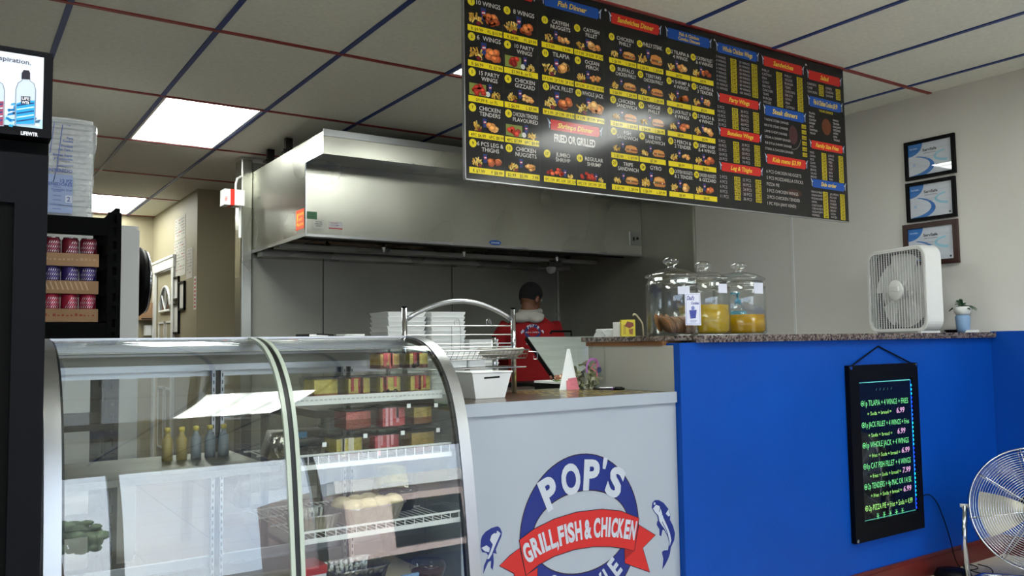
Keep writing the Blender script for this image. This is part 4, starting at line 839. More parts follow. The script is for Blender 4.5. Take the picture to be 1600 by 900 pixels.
# donation box, flyers, pens
t = thing('money_container', 'clear plastic container half full of folded dollar bills on the low counter', 'container', (2.365, 2.93, 1.007))
MB().mat('clam').rbox(2.292, 2.438, 2.86, 3.0, 1.0085, 1.196, .03).build('clear_box', t)
q = random.Random(12)
mb = MB().mat('print_matte')
for k in range(90):
    z = 1.018+.105*(k/90)*q.uniform(.5, 1); mb.col(q.choice([(150, 150, 104), (178, 178, 132), (120, 122, 84), (216, 212, 180), (90, 90, 62)])); mb.X = Matrix.Translation((2.365+q.uniform(-.042, .042), 2.93+q.uniform(-.042, .042), z)) @ Matrix.Rotation(q.uniform(0, 6), 4, Vector((q.uniform(-1, 1), q.uniform(-1, 1), q.uniform(-1, 1))).normalized())
    s_ = q.uniform(.018, .03); mb.add([(-s_, -.009, 0), (0, -.009, .006), (s_, -.009, 0), (s_, .009, 0), (0, .009, .006), (-s_, .009, 0)], [(0, 1, 4, 5), (1, 2, 3, 4)])
ml = mb.build('bills', t); ml['kind'] = 'stuff'
I = Ink((0, 2.8595, 0), (1, 0, 0), (0, 0, 1), (0, -1, 0), 'print', .0004); I.band(ell(2.35, 1.10, .04, .045, 24)[0:15], ell(2.35, 1.10, .03, .034, 24)[0:15], (170, 110, 170), closed=False)
I.line([(2.372, 1.14), (2.374, 1.06)], .006, (206, 100, 140)).line([(2.36, 1.12), (2.34, 1.10), (2.365, 1.085)], .006, (206, 110, 130)).disc(2.385, 1.09, .014, (70, 76, 110)); I.build('sticker', t)
t = thing('flyer_stack', 'white and pink flyers leaning against the clear money container', 'flyers', (2.24, 2.95, 1.007))
MB().mat('foam').extr([(2.195, 2.90, 1.008), (2.288, 2.885, 1.008), (2.288, 2.94, 1.185), (2.276, 2.945, 1.185)], (.004, .006, 0)).build('white_flyer', t)
MB().mat('print_matte').col((196, 110, 120)).extr([(2.225, 2.885, 1.008), (2.285, 2.875, 1.008), (2.285, 2.893, 1.06), (2.24, 2.91, 1.055)], (.002, .004, 0)).build('pink_flyer', t)
for nm, a, b, c1, lab in (('pen', (2.36, 2.83, 1.0125), (2.49-.05, 2.76, 1.0125), (226, 226, 226), 'white pen with black ends lying on the low counter'), ('pen', (2.30, 2.80, 1.0125), (2.40, 2.70, 1.0125), (30, 30, 34), 'dark pen lying nearest the counter front edge')):
    A, B = Vector(a), Vector(b); d = B-A; t = thing(nm, lab, 'pen', a, 'pens on the low counter')
    MB().mat('print').col(c1).smooth().cyl(A, A+d*.62, .0045).build('barrel', t); MB().mat('black').smooth().cyl(A+d*.62, A+d*.95, .0052).build('cap', t); MB().mat('print').col((92, 50, 110)).cyl(A+d*.55, A+d*.61, .005).build('grip', t)

# ------------------------------------------------------------------ worker at the grill, seen from behind
def make_person():
    t = thing('person', 'person seen from behind in a red printed sweatshirt with a grey hood down, looking right', 'person', (3.875, 5.49, 0))
    X0 = Matrix.Translation((3.875, 5.49, 0)) @ Matrix.Rotation(math.radians(-40), 4, 'Z') @ Matrix.Scale(.985, 4)
    # frame: x to the figure's right, y forward
    def limb(mb, pts, rads, n=14): mb.tube(pts, .1, n, rads=rads)
    body = MB().mat('skin').smooth(); body.X = X0
    tor = [((0, 0, .88), (.115, .17)), ((0, .0, .98), (.11, .165)), ((0, .01, 1.10), (.105, .15)), ((0, .02, 1.22), (.115, .165)), ((0, .025, 1.33), (.11, .18)), ((0, .03, 1.405), (.085, .15)), ((0, .035, 1.45), (.06, .075)), ((0, .045, 1.52), (.055, .058))]
    limb(body, [p for p, r in tor], [r for p, r in tor], 24) if False else None
    def stack(mb, rows, n=24):
        vs = []
        for (x, y, z), (ry, rx) in rows:
            for i in range(n): a = 2*PI*i/n; vs.append((x+rx*math.cos(a), y+ry*math.sin(a), z))
        k = len(rows); mb.add(vs, [(j*n+i, j*n+(i+1) % n, (j+1)*n+(i+1) % n, (j+1)*n+i) for j in range(k-1) for i in range(n)]+[list(range(n))[::-1], [(k-1)*n+i for i in range(n)]])
    stack(body, tor)
    R_arm = [(.165, .04, 1.375), (.205, .09, 1.26), (.225, .15, 1.13), (.22, .24, 1.07), (.15, .36, 1.05)]
    L_arm = [(-.17, .03, 1.375), (-.25, .04, 1.27), (-.31, .09, 1.14), (-.26, .24, 1.09), (-.17, .36, 1.05)]
    ar = [.058, .052, .044, .038, .027]
    for A in (R_arm, L_arm):
        limb(body, A, ar)
        e = Vector(A[-1]); d = (Vector(A[-1])-Vector(A[-2])).normalized(); sd = 1 if A is R_arm else -1; u = d.cross(Vector((0, 0, 1))).normalized(); dn = Vector((0, 0, -1))
        limb(body, [e, e+d*.04, e+d*.085], [(.02, .026), (.018, .04), (.014, .038)], 10)
        for j, ln in enumerate((.068, .078, .073, .056)):
            o = e+d*.08+u*(-.03+.02*j); limb(body, [o, o+d*ln*.45+dn*.006, o+d*ln*.75+dn*.022, o+d*ln*.85+dn*.042], [.0095, .009, .008, .0065], 8)
        o = e+d*.025-u*.03*sd; limb(body, [o, o-u*.028*sd+d*.02+dn*.008, o-u*.03*sd+d*.05+dn*.02], [.012, .0105, .008], 8)
    for sx in (-1, 1):
        limb(body, [(sx*.09, 0, .90), (sx*.095, .0, .72), (sx*.095, .02, .5), (sx*.095, .0, .3), (sx*.095, -.02, .09)], [.095, .085, .06, .056, .04])
        limb(body, [(sx*.1, -.06, .05), (sx*.1, .0, .055), (sx*.11, .09, .04), (sx*.115, .17, .03)], [.04, .045, .04, .028], 12)
    # head: skull, jaw, nose, ears, turned right and bowed
    HM = X0 @ Matrix.Translation((0, .06, 1.585)) @ Matrix.Scale(1.07, 4) @ Matrix.Rotation(math.radians(-38), 4, 'Z') @ Matrix.Rotation(math.radians(-16), 4, 'X')
    body.X = HM; body.ball((0, -.005, .035), (.077, .096, .098), 20, 14).ball((0, .035, -.045), (.056, .062, .068), 16, 12)
    body.tube([(0, -.02, -.12), (0, -.01, -.04)], .05, 14, rads=[.056, .05]).tube([(0, .085, .03), (0, .108, -.012)], .01, 8, rads=[.008, .015]).ball((0, .095, -.05), (.024, .01, .008), 10, 6)
    for sx in (-1, 1): body.ball((sx*.08, -.01, -.005), (.012, .02, .034), 10, 8)
    b = body.build('body', t)
    m = b.modifiers.new('join', 'REMESH'); m.mode = 'VOXEL'; m.voxel_size = .0075; m.use_smooth_shade = True
    s_ = b.modifiers.new('soft', 'SMOOTH'); s_.iterations = 3; s_.factor = .5
    hr = MB().mat('hair').smooth(); hr.X = HM; vs = []; n = 28; rows = 12
    for j in range(rows+1):
        ph = math.radians(90-j*(118/rows))
        for i in range(n):
            a = 2*PI*i/n; front = max(0, math.sin(a)); lim = math.radians(30*front-28*(1-front)); p2 = max(ph, lim)
            vs.append((.084*math.cos(p2)*math.cos(a), -.006+.103*math.cos(p2)*math.sin(a), .035+.106*math.sin(p2)))
    hr.add(vs, [(j*n+i, j*n+(i+1) % n, (j+1)*n+(i+1) % n, (j+1)*n+i) for j in range(rows) for i in range(n)]).build('hair', t)
    for sx in (-1, 1):
        e_ = MB().mat('white_plastic').smooth(); e_.X = HM; e_.ball((sx*.03, .083, .022), (.012, .009, .009), 10, 8).mat('black').ball((sx*.03, .0905, .022), (.006, .003, .006), 8, 6).build('eye', t)
    # clothes
    sh = MB().mat('shirt').smooth(); sh.X = X0
    stack(sh, [((0, 0, .80), (.15, .2)), ((0, 0, .86), (.16, .205)), ((0, .0, .95), (.15, .195)), ((0, .005, 1.08), (.14, .185)), ((0, .012, 1.2), (.145, .195)), ((0, .015, 1.31), (.14, .205)), ((0, .02, 1.39), (.12, .185)), ((0, .03, 1.435), (.09, .125)), ((0, .035, 1.465), (.07, .08))], 32)
    for A in (R_arm, L_arm): limb(sh, [Vector(p) for p in A[:4]]+[Vector(A[3]).lerp(Vector(A[4]), .75)], [.085, .077, .07, .058, .046], 16)
    s = sh.build('sweatshirt', t); m = s.modifiers.new('join', 'REMESH'); m.mode = 'VOXEL'; m.voxel_size = .009; m.use_smooth_shade = True
    q_ = s.modifiers.new('soft', 'SMOOTH'); q_.iterations = 6; q_.factor = .5
    hd = MB().mat('hood_cloth').smooth(); hd.X = X0
    hd.tube([(.075*math.cos(a)*1.05, .03+.085*math.sin(a), 1.487+.012*math.sin(a)) for a in [2*PI*k/20 for k in range(20)]], .024, 10, closed=True)
    hd.ball((-.01, -.085, 1.445), (.135, .05, .045), 18, 10).ball((-.065, -.10, 1.435), (.085, .04, .042), 14, 8).ball((.05, -.1, 1.43), (.07, .042, .042), 14, 8)
    h_ = hd.build('hood', t); m = h_.modifiers.new('join', 'REMESH'); m.mode = 'VOXEL'; m.voxel_size = .006; m.use_smooth_shade = True
    tr = MB().mat('trouser').smooth(); tr.X = X0
    stack(tr, [((0, 0, .74), (.13, .18)), ((0, 0, .85), (.125, .18)), ((0, 0, .93), (.12, .172))])
    for sx in (-1, 1): limb(tr, [(sx*.09, 0, .86), (sx*.097, .0, .7), (sx*.097, .02, .5), (sx*.097, .0, .3), (sx*.097, -.02, .09)], [.105, .1, .08, .072, .066], 16)
    s = tr.build('trousers', t); m = s.modifiers.new('join', 'REMESH'); m.mode = 'VOXEL'; m.voxel_size = .012; m.use_smooth_shade = True
    for sx in (-1, 1):
        bt = MB().mat('black').smooth(); bt.X = X0; limb(bt, [(sx*.1, -.075, .06), (sx*.1, .0, .062), (sx*.11, .09, .05), (sx*.115, .185, .035)], [(.05, .05), (.055, .055), (.045, .052), (.03, .045)], 14); bt.build('shoe', t)
    # print on the back of the sweatshirt, wrapped on to the cloth
    def bp(a, b): return X0 @ Vector((a, -.25, b))
    o = bp(0, 0); u = (bp(1, 0)-o); v = (bp(0, 1)-o); n_ = (X0.to_3x3() @ Vector((0, -1, 0))).normalized()
    I = Ink(o, u, v, n_, 'print_matte', .0015); cx, cz = .045, 1.345
    I.band(ell(cx, cz, .10, .088, 40), ell(cx, cz, .07, .055, 40), (44, 50, 110), 1)
    for k, ch in enumerate("POP'S"): a = math.radians(128-k*20); I.text(ch, cx+.08*math.cos(a), cz+.06*math.sin(a), .03, (220, 214, 220), .024 if ch != "'" else .006, 3, rot=a-PI/2, bold=.05)
    I.poly([(cx-.10, cz-.022), (cx+.10, cz-.022), (cx+.10, cz+.022), (cx-.10, cz+.022)], (190, 60, 66), 2); I.text('FISH & CHICKEN', cx, cz-.012, .024, (226, 200, 206), .17, 3, bold=.04)
    I.text('SERVICE', cx-.0, cz-.115, .03, (220, 212, 208), .16, 1, bold=.04)
    for sx in (-1, 1): I.poly([(cx+sx*.10, cz+.03), (cx+sx*.125, cz+.04), (cx+sx*.145, cz+.01), (cx+sx*.135, cz-.03), (cx+sx*.12, cz-.005), (cx+sx*.11, cz+.01)], (212, 206, 222), 1)
    bk = I.build('back_print', t); m = bk.modifiers.new('wrap', 'SHRINKWRAP'); m.target = s2 if False else bpy.data.objects['sweatshirt']; m.wrap_method = 'NEAREST_SURFACEPOINT'; m.wrap_mode = 'ABOVE_SURFACE'; m.offset = .004
    return t
make_person()

# ------------------------------------------------------------------ on the granite top
ZG = 1.2353
def jar(cx, cy, r, hh, label, liquid=None, level=0):
    t = thing('glass_jar', label, 'jar', (cx, cy, ZG), 'big lidded glass jars'); b = hh*.775
    out = [(r*.9, 0), (r, .012), (r, b*.86), (r*.93, b*.95), (r*.90, b)]; inn = [(r*.86, b), (r*.89, b*.94), (r*.96, b*.85), (r*.96, .02), (r*.85, .008), (0, .008)]
    MB().mat('jar_glass').smooth().lathe([(0, 0)]+out+inn, cx, cy, ZG, 40, caps=False).build('vessel', t)
    lid = [(0, b+.004), (r*.84, b+.002), (r*.86, b-.012), (r*.88, b-.012), (r*.89, b+.003), (r*1.0, b+.004), (r*1.02, b+.010), (r*.97, b+.016), (r*.82, b+.024), (r*.6, b+.036), (r*.38, b+.042), (r*.2, b+.046), (r*.15, b+.052), (r*.2, b+.058), (r*.3, b+.066), (r*.33, b+.076), (r*.27, b+.087), (r*.14, b+.093), (0, b+.094)]
    MB().mat('lid_glass').smooth().lathe(lid, cx, cy, ZG, 40, caps=False).build('lid', t)
    MB().mat('lid_glass').smooth().lathe([(r*.97, b*.87), (r*1.02, b*.89), (r*.97, b*.91)], cx, cy, ZG, 40, caps=False).build('neck_ring', t)
    if liquid: MB().mat(liquid).smooth().lathe([(0, .0085), (r*.845, .0085), (r*.95, .021), (r*.952, level), (0, level)], cx, cy, ZG, 40, caps=False).build('liquid', t)
    return t
j1 = jar(2.585, 2.60, .112, .318, 'big glass jar of cookies nearest the unpainted counter end')
j2 = jar(2.822, 2.64, .118, .312, 'glass jar with pickles in yellow brine, between two other jars', 'liquid', .135)
j3 = jar(3.10, 2.675, .122, .325, 'glass jar half filled with clear amber liquid, rightmost of the three', 'liquid2', .095)
def tagcard(j, cx, cy, r, a0, a1, z0, z1, col, name, inks=None):
    mb = MB().mat('print').col(col); n = 8
    for k in range(n):
        a = math.radians(a0+(a1-a0)*k/n); b = math.radians(a0+(a1-a0)*(k+1)/n)
        mb.add([(cx+r*math.cos(a), cy+r*math.sin(a), ZG+z0), (cx+r*math.cos(b), cy+r*math.sin(b), ZG+z0), (cx+r*math.cos(b), cy+r*math.sin(b), ZG+z1), (cx+r*math.cos(a), cy+r*math.sin(a), ZG+z1)], [(0, 1, 2, 3)])
    return mb.build(name, j)
tagcard(j1, 2.585, 2.60, .1135, -122, -94, .172, .205, (206, 208, 222), 'price_tag'); tagcard(j2, 2.822, 2.64, .1195, -104, -78, .185, .225, (206, 208, 222), 'price_tag'); tagcard(j3, 3.10, 2.675, .1235, -106, -78, .19, .24, (206, 208, 222), 'price_tag')
nrm = Vector((math.cos(math.radians(-93)), math.sin(math.radians(-93)), 0)); uu = Vector((-nrm.y, nrm.x, 0)); o = Vector((2.585, 2.60, ZG))+nrm*.1145+uu*.012
I = Ink(o, uu, (0, 0, 1), nrm, 'print', .0005); PB = (60, 70, 150)
I.rect(-.044, .042, .044, .178, (216, 218, 232)).line([(-.038, .048), (.038, .048), (.038, .172), (-.038, .172)], .0018, PB, 2, True)
I.text("Dad's", -.012, .148, .018, PB, .042, 2, shear=.3, bold=.03).text('Cookies', .012, .130, .012, PB, .045, 2, shear=.3, bold=.03)
I.poly([(-.022, .105), (.02, .107), (.014, .072), (-.016, .070)], PB, 2).poly([(-.012, .118), (.0, .124), (.010, .117), (.004, .104), (-.008, .104)], (120, 130, 190), 3)
for k in range(3): I.rect(-.018, .062-k*.005, .02-.004*k, .0635-k*.005, (120, 126, 180), 2)
I.build('label_card', j1)
mb0 = None
def make_cookie():
    c = thing('cookie', 'x', 'cookie', (0, 0, 0), 'cookies in the jar'); q = random.Random(2)
    mb = MB().mat('food').smooth().col((150, 100, 56)); n = 22; rs = [.040+q.uniform(-.0012, .0012) for _ in range(n)]; vs = []
    for s_, z in ((.0, 0), (.94, 0), (1, .004), (.9, .0085), (0, .0095)): vs += [(rs[i]*s_*math.cos(2*PI*i/n), rs[i]*s_*math.sin(2*PI*i/n), z) for i in range(n)]
    mb.add(vs, [(j*n+i, j*n+(i+1) % n, (j+1)*n+(i+1) % n, (j+1)*n+i) for j in range(4) for i in range(n)]).build('dough', c)
    return remember(c)
ck = make_cookie()
words = ['leftmost', 'second from left', 'third from left', 'fourth from left', 'fifth from left', 'middle', 'fifth from right', 'fourth from right', 'third from right', 'second from right', 'rightmost']
for k in range(11):
    loc = (2.505+k*.0155, 2.565+.004*(k % 3), ZG+.033+.0115); lab = 'round brown cookie leaning in the jar, %s of the front row' % words[k]
    c = ck if k == 0 else dup(ck, loc, 0, lab, 'cookies in the jar'); c.location = loc; c['label'] = lab; c.rotation_euler = (math.radians(8), math.radians(58+k*2), math.radians(-8))
for k in range(3):
    loc = (2.525+k*.03, 2.63, ZG+.03+.02*(k == 0)); c = dup(ck, loc, 0, ['cookie standing upright at the back left of the jar', 'cookie standing behind the front row, middle of three', 'cookie standing behind the front row near the pickle jar'][k], 'cookies in the jar'); c.rotation_euler = (math.radians(75), 0, math.radians(30))
    c.location = (loc[0], loc[1], ZG+.055)
for k in range(4):
    mb = MB().mat('food_soft').smooth(); a, b, c_ = [((206, 176, 20), (2.80, 2.585, .105), (.03, .022, .017)), ((60, 70, 20), (2.862, 2.60, .07), (.02, .02, .055)), ((70, 76, 24), (2.895, 2.655, .06), (.018, .018, .05)), ((90, 80, 20), (2.84, 2.68, .06), (.02, .02, .05))][k]
    mb.col(a).ball((b[0], b[1], ZG+b[2]), c_, 14, 10); tag(mb.build('pickle'), ['yellow pickled lump floating at the left of the brine', 'dark green pickle standing nearest the front of the brine', 'dark pickle standing at the right of the brine', 'dark pickle at the back of the brine'][k], 'pickle', 'pickles in the brine')
t = thing('sanitizer_bottle', 'clear bottle with teal pump top behind the amber liquid jar', 'bottle', (3.28, 2.84, ZG))
MB().mat('jar_glass').smooth().lathe([(.036, 0), (.04, .01), (.04, .12), (.03, .145), (.014, .155)], 3.28, 2.84, ZG, 20).build('bottle', t)
MB().mat('print').col((70, 150, 170)).smooth().lathe([(.0405, .09), (.0405, .122)], 3.28, 2.84, ZG, 20, caps=False).build('label_band', t)
MB().mat('print').col((20, 130, 158)).smooth().lathe([(.016, .156), (.016, .178), (.006, .18), (.006, .205), (.012, .206), (.012, .215), (0, .217)], 3.28, 2.84, ZG, 14).smooth(False).box(3.235, 3.28, 2.835, 2.845, ZG+.206, ZG+.214).build('pump', t)
# napkins, yellow box and curl beside the cookie jar
mb = MB().mat('foam'); q = random.Random(6)
for k in range(7): mb.X = Matrix.Translation((2.475, 2.93, ZG+.0+k*.0055)) @ Matrix.Rotation(q.uniform(-.25, .25), 4, 'Z'); mb.box(-.035+.003*k, .04, -.04, .03, 0, .004)
tag(mb.build('napkin_stack'), 'untidy stack of white napkins at the left end of the granite top', 'napkins')
t = thing('white_carton', 'small upright white carton behind the yellow tea box', 'carton', (2.50, 2.88, ZG)); MB().mat('foam').box(2.455, 2.49, 2.80, 2.84, ZG+.0005, ZG+.065).build('body', t)
t = thing('yellow_box', 'small yellow box with brown printed front standing by the cookie jar', 'box', (2.46, 2.68, ZG))
mb = MB().mat('print').col((206, 188, 20)); mb.X = Matrix.Translation((2.475, 2.765, ZG+.0003)) @ Matrix.Rotation(-.55, 4, 'Z'); mb.box(-.03, .03, -.02, .02, 0, .073).build('box', t)
Xb = mb.X; I = Ink(Xb @ Vector((0, -.0203, 0)), Xb.to_3x3() @ Vector((1, 0, 0)), (0, 0, 1), Xb.to_3x3() @ Vector((0, -1, 0)), 'print', .0004)
I.poly([(-.018, .045), (-.005, .066), (.02, .06), (.024, .046), (.005, .035)], (130, 60, 30)).poly([(.0, .03), (.02, .034), (.018, .008), (.004, .01)], (150, 96, 20))
for k in range(7): I.rect(-.024, .01+k*.006, -.012, .0125+k*.006, (130, 90, 20))
I.build('print', t)
pts = [(2.49+.006*k, 2.72, ZG+.075+.018*math.sin(k*.5)-.0018*k) for k in range(12)]
t = thing('curled_straw', 'pale yellow curled strip sticking up beside the yellow box', 'strip', pts[0]); MB().mat('card_pale').smooth().tube([(2.488, 2.745, ZG+.092), (2.495, 2.742, ZG+.098), (2.505, 2.74, ZG+.094), (2.52, 2.735, ZG+.074), (2.532, 2.732, ZG+.055), (2.535, 2.73, ZG+.0)], .004, 8).build('strip', t)
mb = MB().mat('foam'); mb.X = Matrix.Translation((2.70, 2.475, ZG)) ; mb.box(-.09, .11, -.04, .02, 0, .0015); tag(mb.build('paper_sheet'), 'thin white paper under the front of the jars', 'paper')

# ------------------------------------------------------------------ box fan
t = thing('box_fan', 'white square box fan standing on the granite top by the wall', 'fan', (4.67, 2.82, ZG))
ang = math.radians(70.6); c0 = Vector((4.583, 2.601, 0)); ul = Vector((math.cos(ang), math.sin(ang), 0)); bk = Vector((math.sin(ang), -math.cos(ang), 0))
# frame: x along the face (from right corner to left), y into the fan, z up
XF = Matrix(((ul.x, bk.x, 0, c0.x), (ul.y, bk.y, 0, c0.y), (0, 0, 1, ZG+.008), (0, 0, 0, 1))); W_, D_, H_ = .505, .11, .50
def rr2(w0, w1, z0, z1, r, n=7):
    p = []
    for cx, cz, a0 in ((w1-r, z1-r, 0), (w0+r, z1-r, 90), (w0+r, z0+r, 180), (w1-r, z0+r, 270)):
        for i in range(n+1): a = math.radians(a0+90*i/n); p.append((cx+r*math.cos(a), cz+r*math.sin(a)))
    return p
O_ = rr2(0, W_, 0, H_, .075); In = rr2(.022, W_-.022, .022, H_-.022, .058); n = len(O_)
mb = MB().mat('white_plastic').smooth(False); mb.X = XF
vs = [(a, .004, b) for a, b in O_]+[(a, D_-.004, b) for a, b in O_]+[(a, 0, b) for a, b in rr2(.006, W_-.006, .006, H_-.006, .07)]+[(a, 0, b) for a, b in In]+[(a, .012, b) for a, b in In]+[(a, D_, b) for a, b in rr2(.006, W_-.006, .006, H_-.006, .07)]+[(a, D_, b) for a, b in In]+[(a, D_-.012, b) for a, b in In]
def ringf(a, b): return [(a*n+i, a*n+(i+1) % n, b*n+(i+1) % n, b*n+i) for i in range(n)]
mb.add(vs, ringf(0, 1)+ringf(0, 2)+ringf(2, 3)+ringf(3, 4)+ringf(1, 5)+ringf(5, 6)+ringf(6, 7)).build('housing', t)
mb = MB().mat('shroud'); mb.X = XF; C2 = [(W_/2+.222*math.cos(2*PI*(i+.5)/n+PI/n*0), H_/2+.222*math.sin(2*PI*(i+.5)/n)) for i in range(n)]
Q = rr2(.012, W_-.012, .012, H_-.012, .066); mb.add([(a, D_-.05, b) for a, b in Q]+[(a, D_-.05, b) for a, b in C2]+[(a, D_-.02, b) for a, b in C2], [(i, (i+1) % n, n+(i+1) % n, n+i) for i in range(n)]+[(n+i, n+(i+1) % n, 2*n+(i+1) % n, 2*n+i) for i in range(n)]).build('shroud', t)
def grille(y, nm):
    mb = MB().mat('white_plastic'); mb.X = XF; r = .058
    def lim(p, lo, hi):
        d = max(0, (lo+r)-p, p-(hi-r)); return r-math.sqrt(max(0, r*r-d*d)) if d > 0 else 0
    k = .034; pv, ph, tk = (.0225, .0115, .00055) if nm[0] == 'f' else (.045, .03, .0008)
    while k < W_-.025: e = lim(k, .02, W_-.02); mb.box(k-.0013, k+.0013, y, y+.005, .02+e, H_-.02-e); k += pv
    k = .034
    while k < H_-.025: e = lim(k, .02, H_-.02); mb.box(.02+e, W_-.02-e, y+.002, y+.004, k-tk, k+tk); k += ph
    return mb.build(nm, t)
grille(.003, 'front_grille'); grille(D_-.014, 'rear_grille')
mb = MB().mat('white_plastic').smooth(); mb.X = XF @ Matrix.Translation((W_/2, -.004, H_/2)) @ Matrix.Rotation(-PI/2, 4, 'X'); mb.lathe([(0, 0), (.058, 0), (.062, .003), (.062, .007), (0, .007)], n=32); hb = mb.build('hub_cap', t)
mb = MB().mat('white_plastic'); mb.X = XF; mb.box(W_/2-.032, W_/2+.03, -.012, -.004, H_/2-.006, H_/2+.022).build('badge', hb)
mb = MB().mat('white_plastic').smooth(); mb.X = XF
for k in range(5):
    a0 = 2*PI*k/5+.4; vs = []
    for i in range(7):
        r = .05+.17*i/6
        for j in range(5): a = a0+(j/4-.5)*(.95-.1*i/6); vs.append((W_/2+r*math.cos(a), D_/2-.02+.04*j/4, H_/2+r*math.sin(a)))
    vs += [(v[0], v[1]+.002, v[2]) for v in vs]
    mb.add(vs, [(i*5+j, i*5+j+1, (i+1)*5+j+1, (i+1)*5+j) for i in range(6) for j in range(4)]+[(35+i*5+j, 35+(i+1)*5+j, 35+(i+1)*5+j+1, 35+i*5+j+1) for i in range(6) for j in range(4)])
mb.X = XF @ Matrix.Translation((W_/2, D_/2-.03, H_/2)) @ Matrix.Rotation(-PI/2, 4, 'X'); mb.lathe([(0, 0), (.05, 0), (.055, .06), (0, .06)], n=24); mb.build('blades', t)
for x in (.06, W_-.06): mb = MB().mat('white_plastic'); mb.X = XF; mb.box(x-.012, x+.012, -.01, D_+.01, -.008, .006).build('foot', t)
mb = MB().mat('chrome').smooth(); mb.X = XF; mb.cyl((W_+.012, D_-.03, .385), (W_, D_-.03, .385), .008, 10).build('side_screw', t)
# plant, dish and paper at the wall end
t = thing('potted_plant', 'small green plant in a pale blue and white pot behind the box fan', 'plant', (4.80, 2.50, ZG))
MB().mat('pale_blue').smooth().lathe([(.03, 0), (.035, .02), (.04, .09), (.032, .1)], 4.80, 2.52, ZG, 20).build('vase', t); MB().mat('white_enamel').smooth().lathe([(.03, .1), (.045, .115), (.05, .145), (.045, .148), (.04, .14)], 4.80, 2.52, ZG, 20).build('rim', t)
mb = MB().mat('leaf').smooth(); q = random.Random(31)
for k in range(13):
    a = q.uniform(0, 2*PI); ln = q.uniform(.06, .1); el = q.uniform(.2, 1.2); base = Vector((4.80, 2.52, ZG+.145)); d = Vector((math.cos(a), math.sin(a), 0)); pts = [base+d*ln*s_*math.cos(el)+Vector((0, 0, ln*(s_*math.sin(el)*1.3-s_*s_*.7))) for s_ in (0, .3, .6, .85, 1)]
    mb.tube(pts, .01, 6, rads=[(.002, .003), (.0025, .009), (.0025, .011), (.002, .007), (.001, .001)])
mb.build('leaves', t)
mb = MB().mat('black').smooth().lathe([(.0, 0), (.03, 0), (.045, .018), (.042, .018), (.028, .004), (0, .004)], 4.83, 2.60, ZG, 24, caps=False); tag(mb.build('dark_dish'), 'small dark dish on the granite top next to the wall', 'dish')
mb = MB().mat('foam'); mb.X = Matrix.Translation((4.83, 2.50, ZG)) @ Matrix.Rotation(.2, 4, 'Z'); mb.box(-.05, .05, -.035, .03, 0, .014); tag(mb.build('white_pad'), 'white paper pad on the granite top next to the wall', 'paper')

# ------------------------------------------------------------------ framed certificates
q = random.Random(3)
for k, (y0, y1, z0, z1, fw, tl, lab) in enumerate(((2.582, 2.895, 2.183, 2.422, .020, .0, 'topmost of three framed blue and white certificates on the white wall'), (2.59, 2.897, 1.923, 2.165, .020, .0, 'middle one of three framed blue and white certificates'), (2.588, 2.928, 1.648, 1.909, .029, .02, 'lowest certificate, in a wider brown frame, partly behind the box fan'))):
    t = thing('framed_certificate', lab, 'certificate', (XW, (y0+y1)/2, (z0+z1)/2), 'certificates on the white wall')
    fm = 'black' if k < 2 else 'base_red'; mb = MB().mat('black' if k < 2 else 'frame_brown')
    mb.box(XW-.022, XW-.001, y0, y1, z0, z0+fw).box(XW-.022, XW-.001, y0, y1, z1-fw, z1).box(XW-.022, XW-.001, y0, y0+fw, z0+fw, z1-fw).box(XW-.022, XW-.001, y1-fw, y1, z0+fw, z1-fw).build('frame', t)
    w = y1-y0-2*fw; h = z1-z0-2*fw; I = Ink((XW-.008, y1-fw, z0+fw), (0, -1, 0), (0, 0, 1), (-1, 0, 0), 'print', .0004); BB = (32, 116, 196)
    I.rect(0, 0, w, h, (208, 214, 224), 1)
    I.poly([(0, h*.62)]+[(w*.34*math.sin(a)*1.0, h-h*.38*math.cos(a)) for a in [PI/2*i/8 for i in range(9)]]+[(0, h)], BB, 2)
    I.band([(w*(-.02+.62*math.sin(a)), h*(.28-.36*math.cos(a)*1.0)) for a in [0.15+2.6*i/16 for i in range(17)]], [(w*(-.06+.56*math.sin(a)), h*(.32-.30*math.cos(a))) for a in [0.15+2.6*i/16 for i in range(17)]], BB, 2, False)
    I.band([(w*(1-.42*math.sin(a)), h*(.52-.2*math.cos(a))) for a in [.3+2.4*i/12 for i in range(13)]], [(w*(1-.36*math.sin(a)), h*(.53-.13*math.cos(a))) for a in [.3+2.4*i/12 for i in range(13)]], (150, 206, 226), 2, False)
    I.text('ServSafe', w*.5, h*.73, h*.085, (50, 52, 60), w*.32, 3, bold=.03).text('CERTIFICATION', w*.5, h*.65, h*.035, (110, 112, 120), w*.3, 3).text('ServSafe', w*.13, h*.84, h*.05, (200, 220, 240), w*.18, 3)
    for j in range(2): I.rect(w*.38, h*(.55-.06*j), w*(.66-.1*j), h*(.56-.06*j), (160, 160, 168), 3)
    I.disc(w*.13, h*.35, h*.05, (170, 196, 224), 3).disc(w*.92, h*.08, h*.03, (60, 60, 70), 3); I.build('certificate', t)
    MB().mat('glass').box(XW-.014, XW-.0125, y0+fw, y1-fw, z0+fw, z1-fw).build('glass', t)

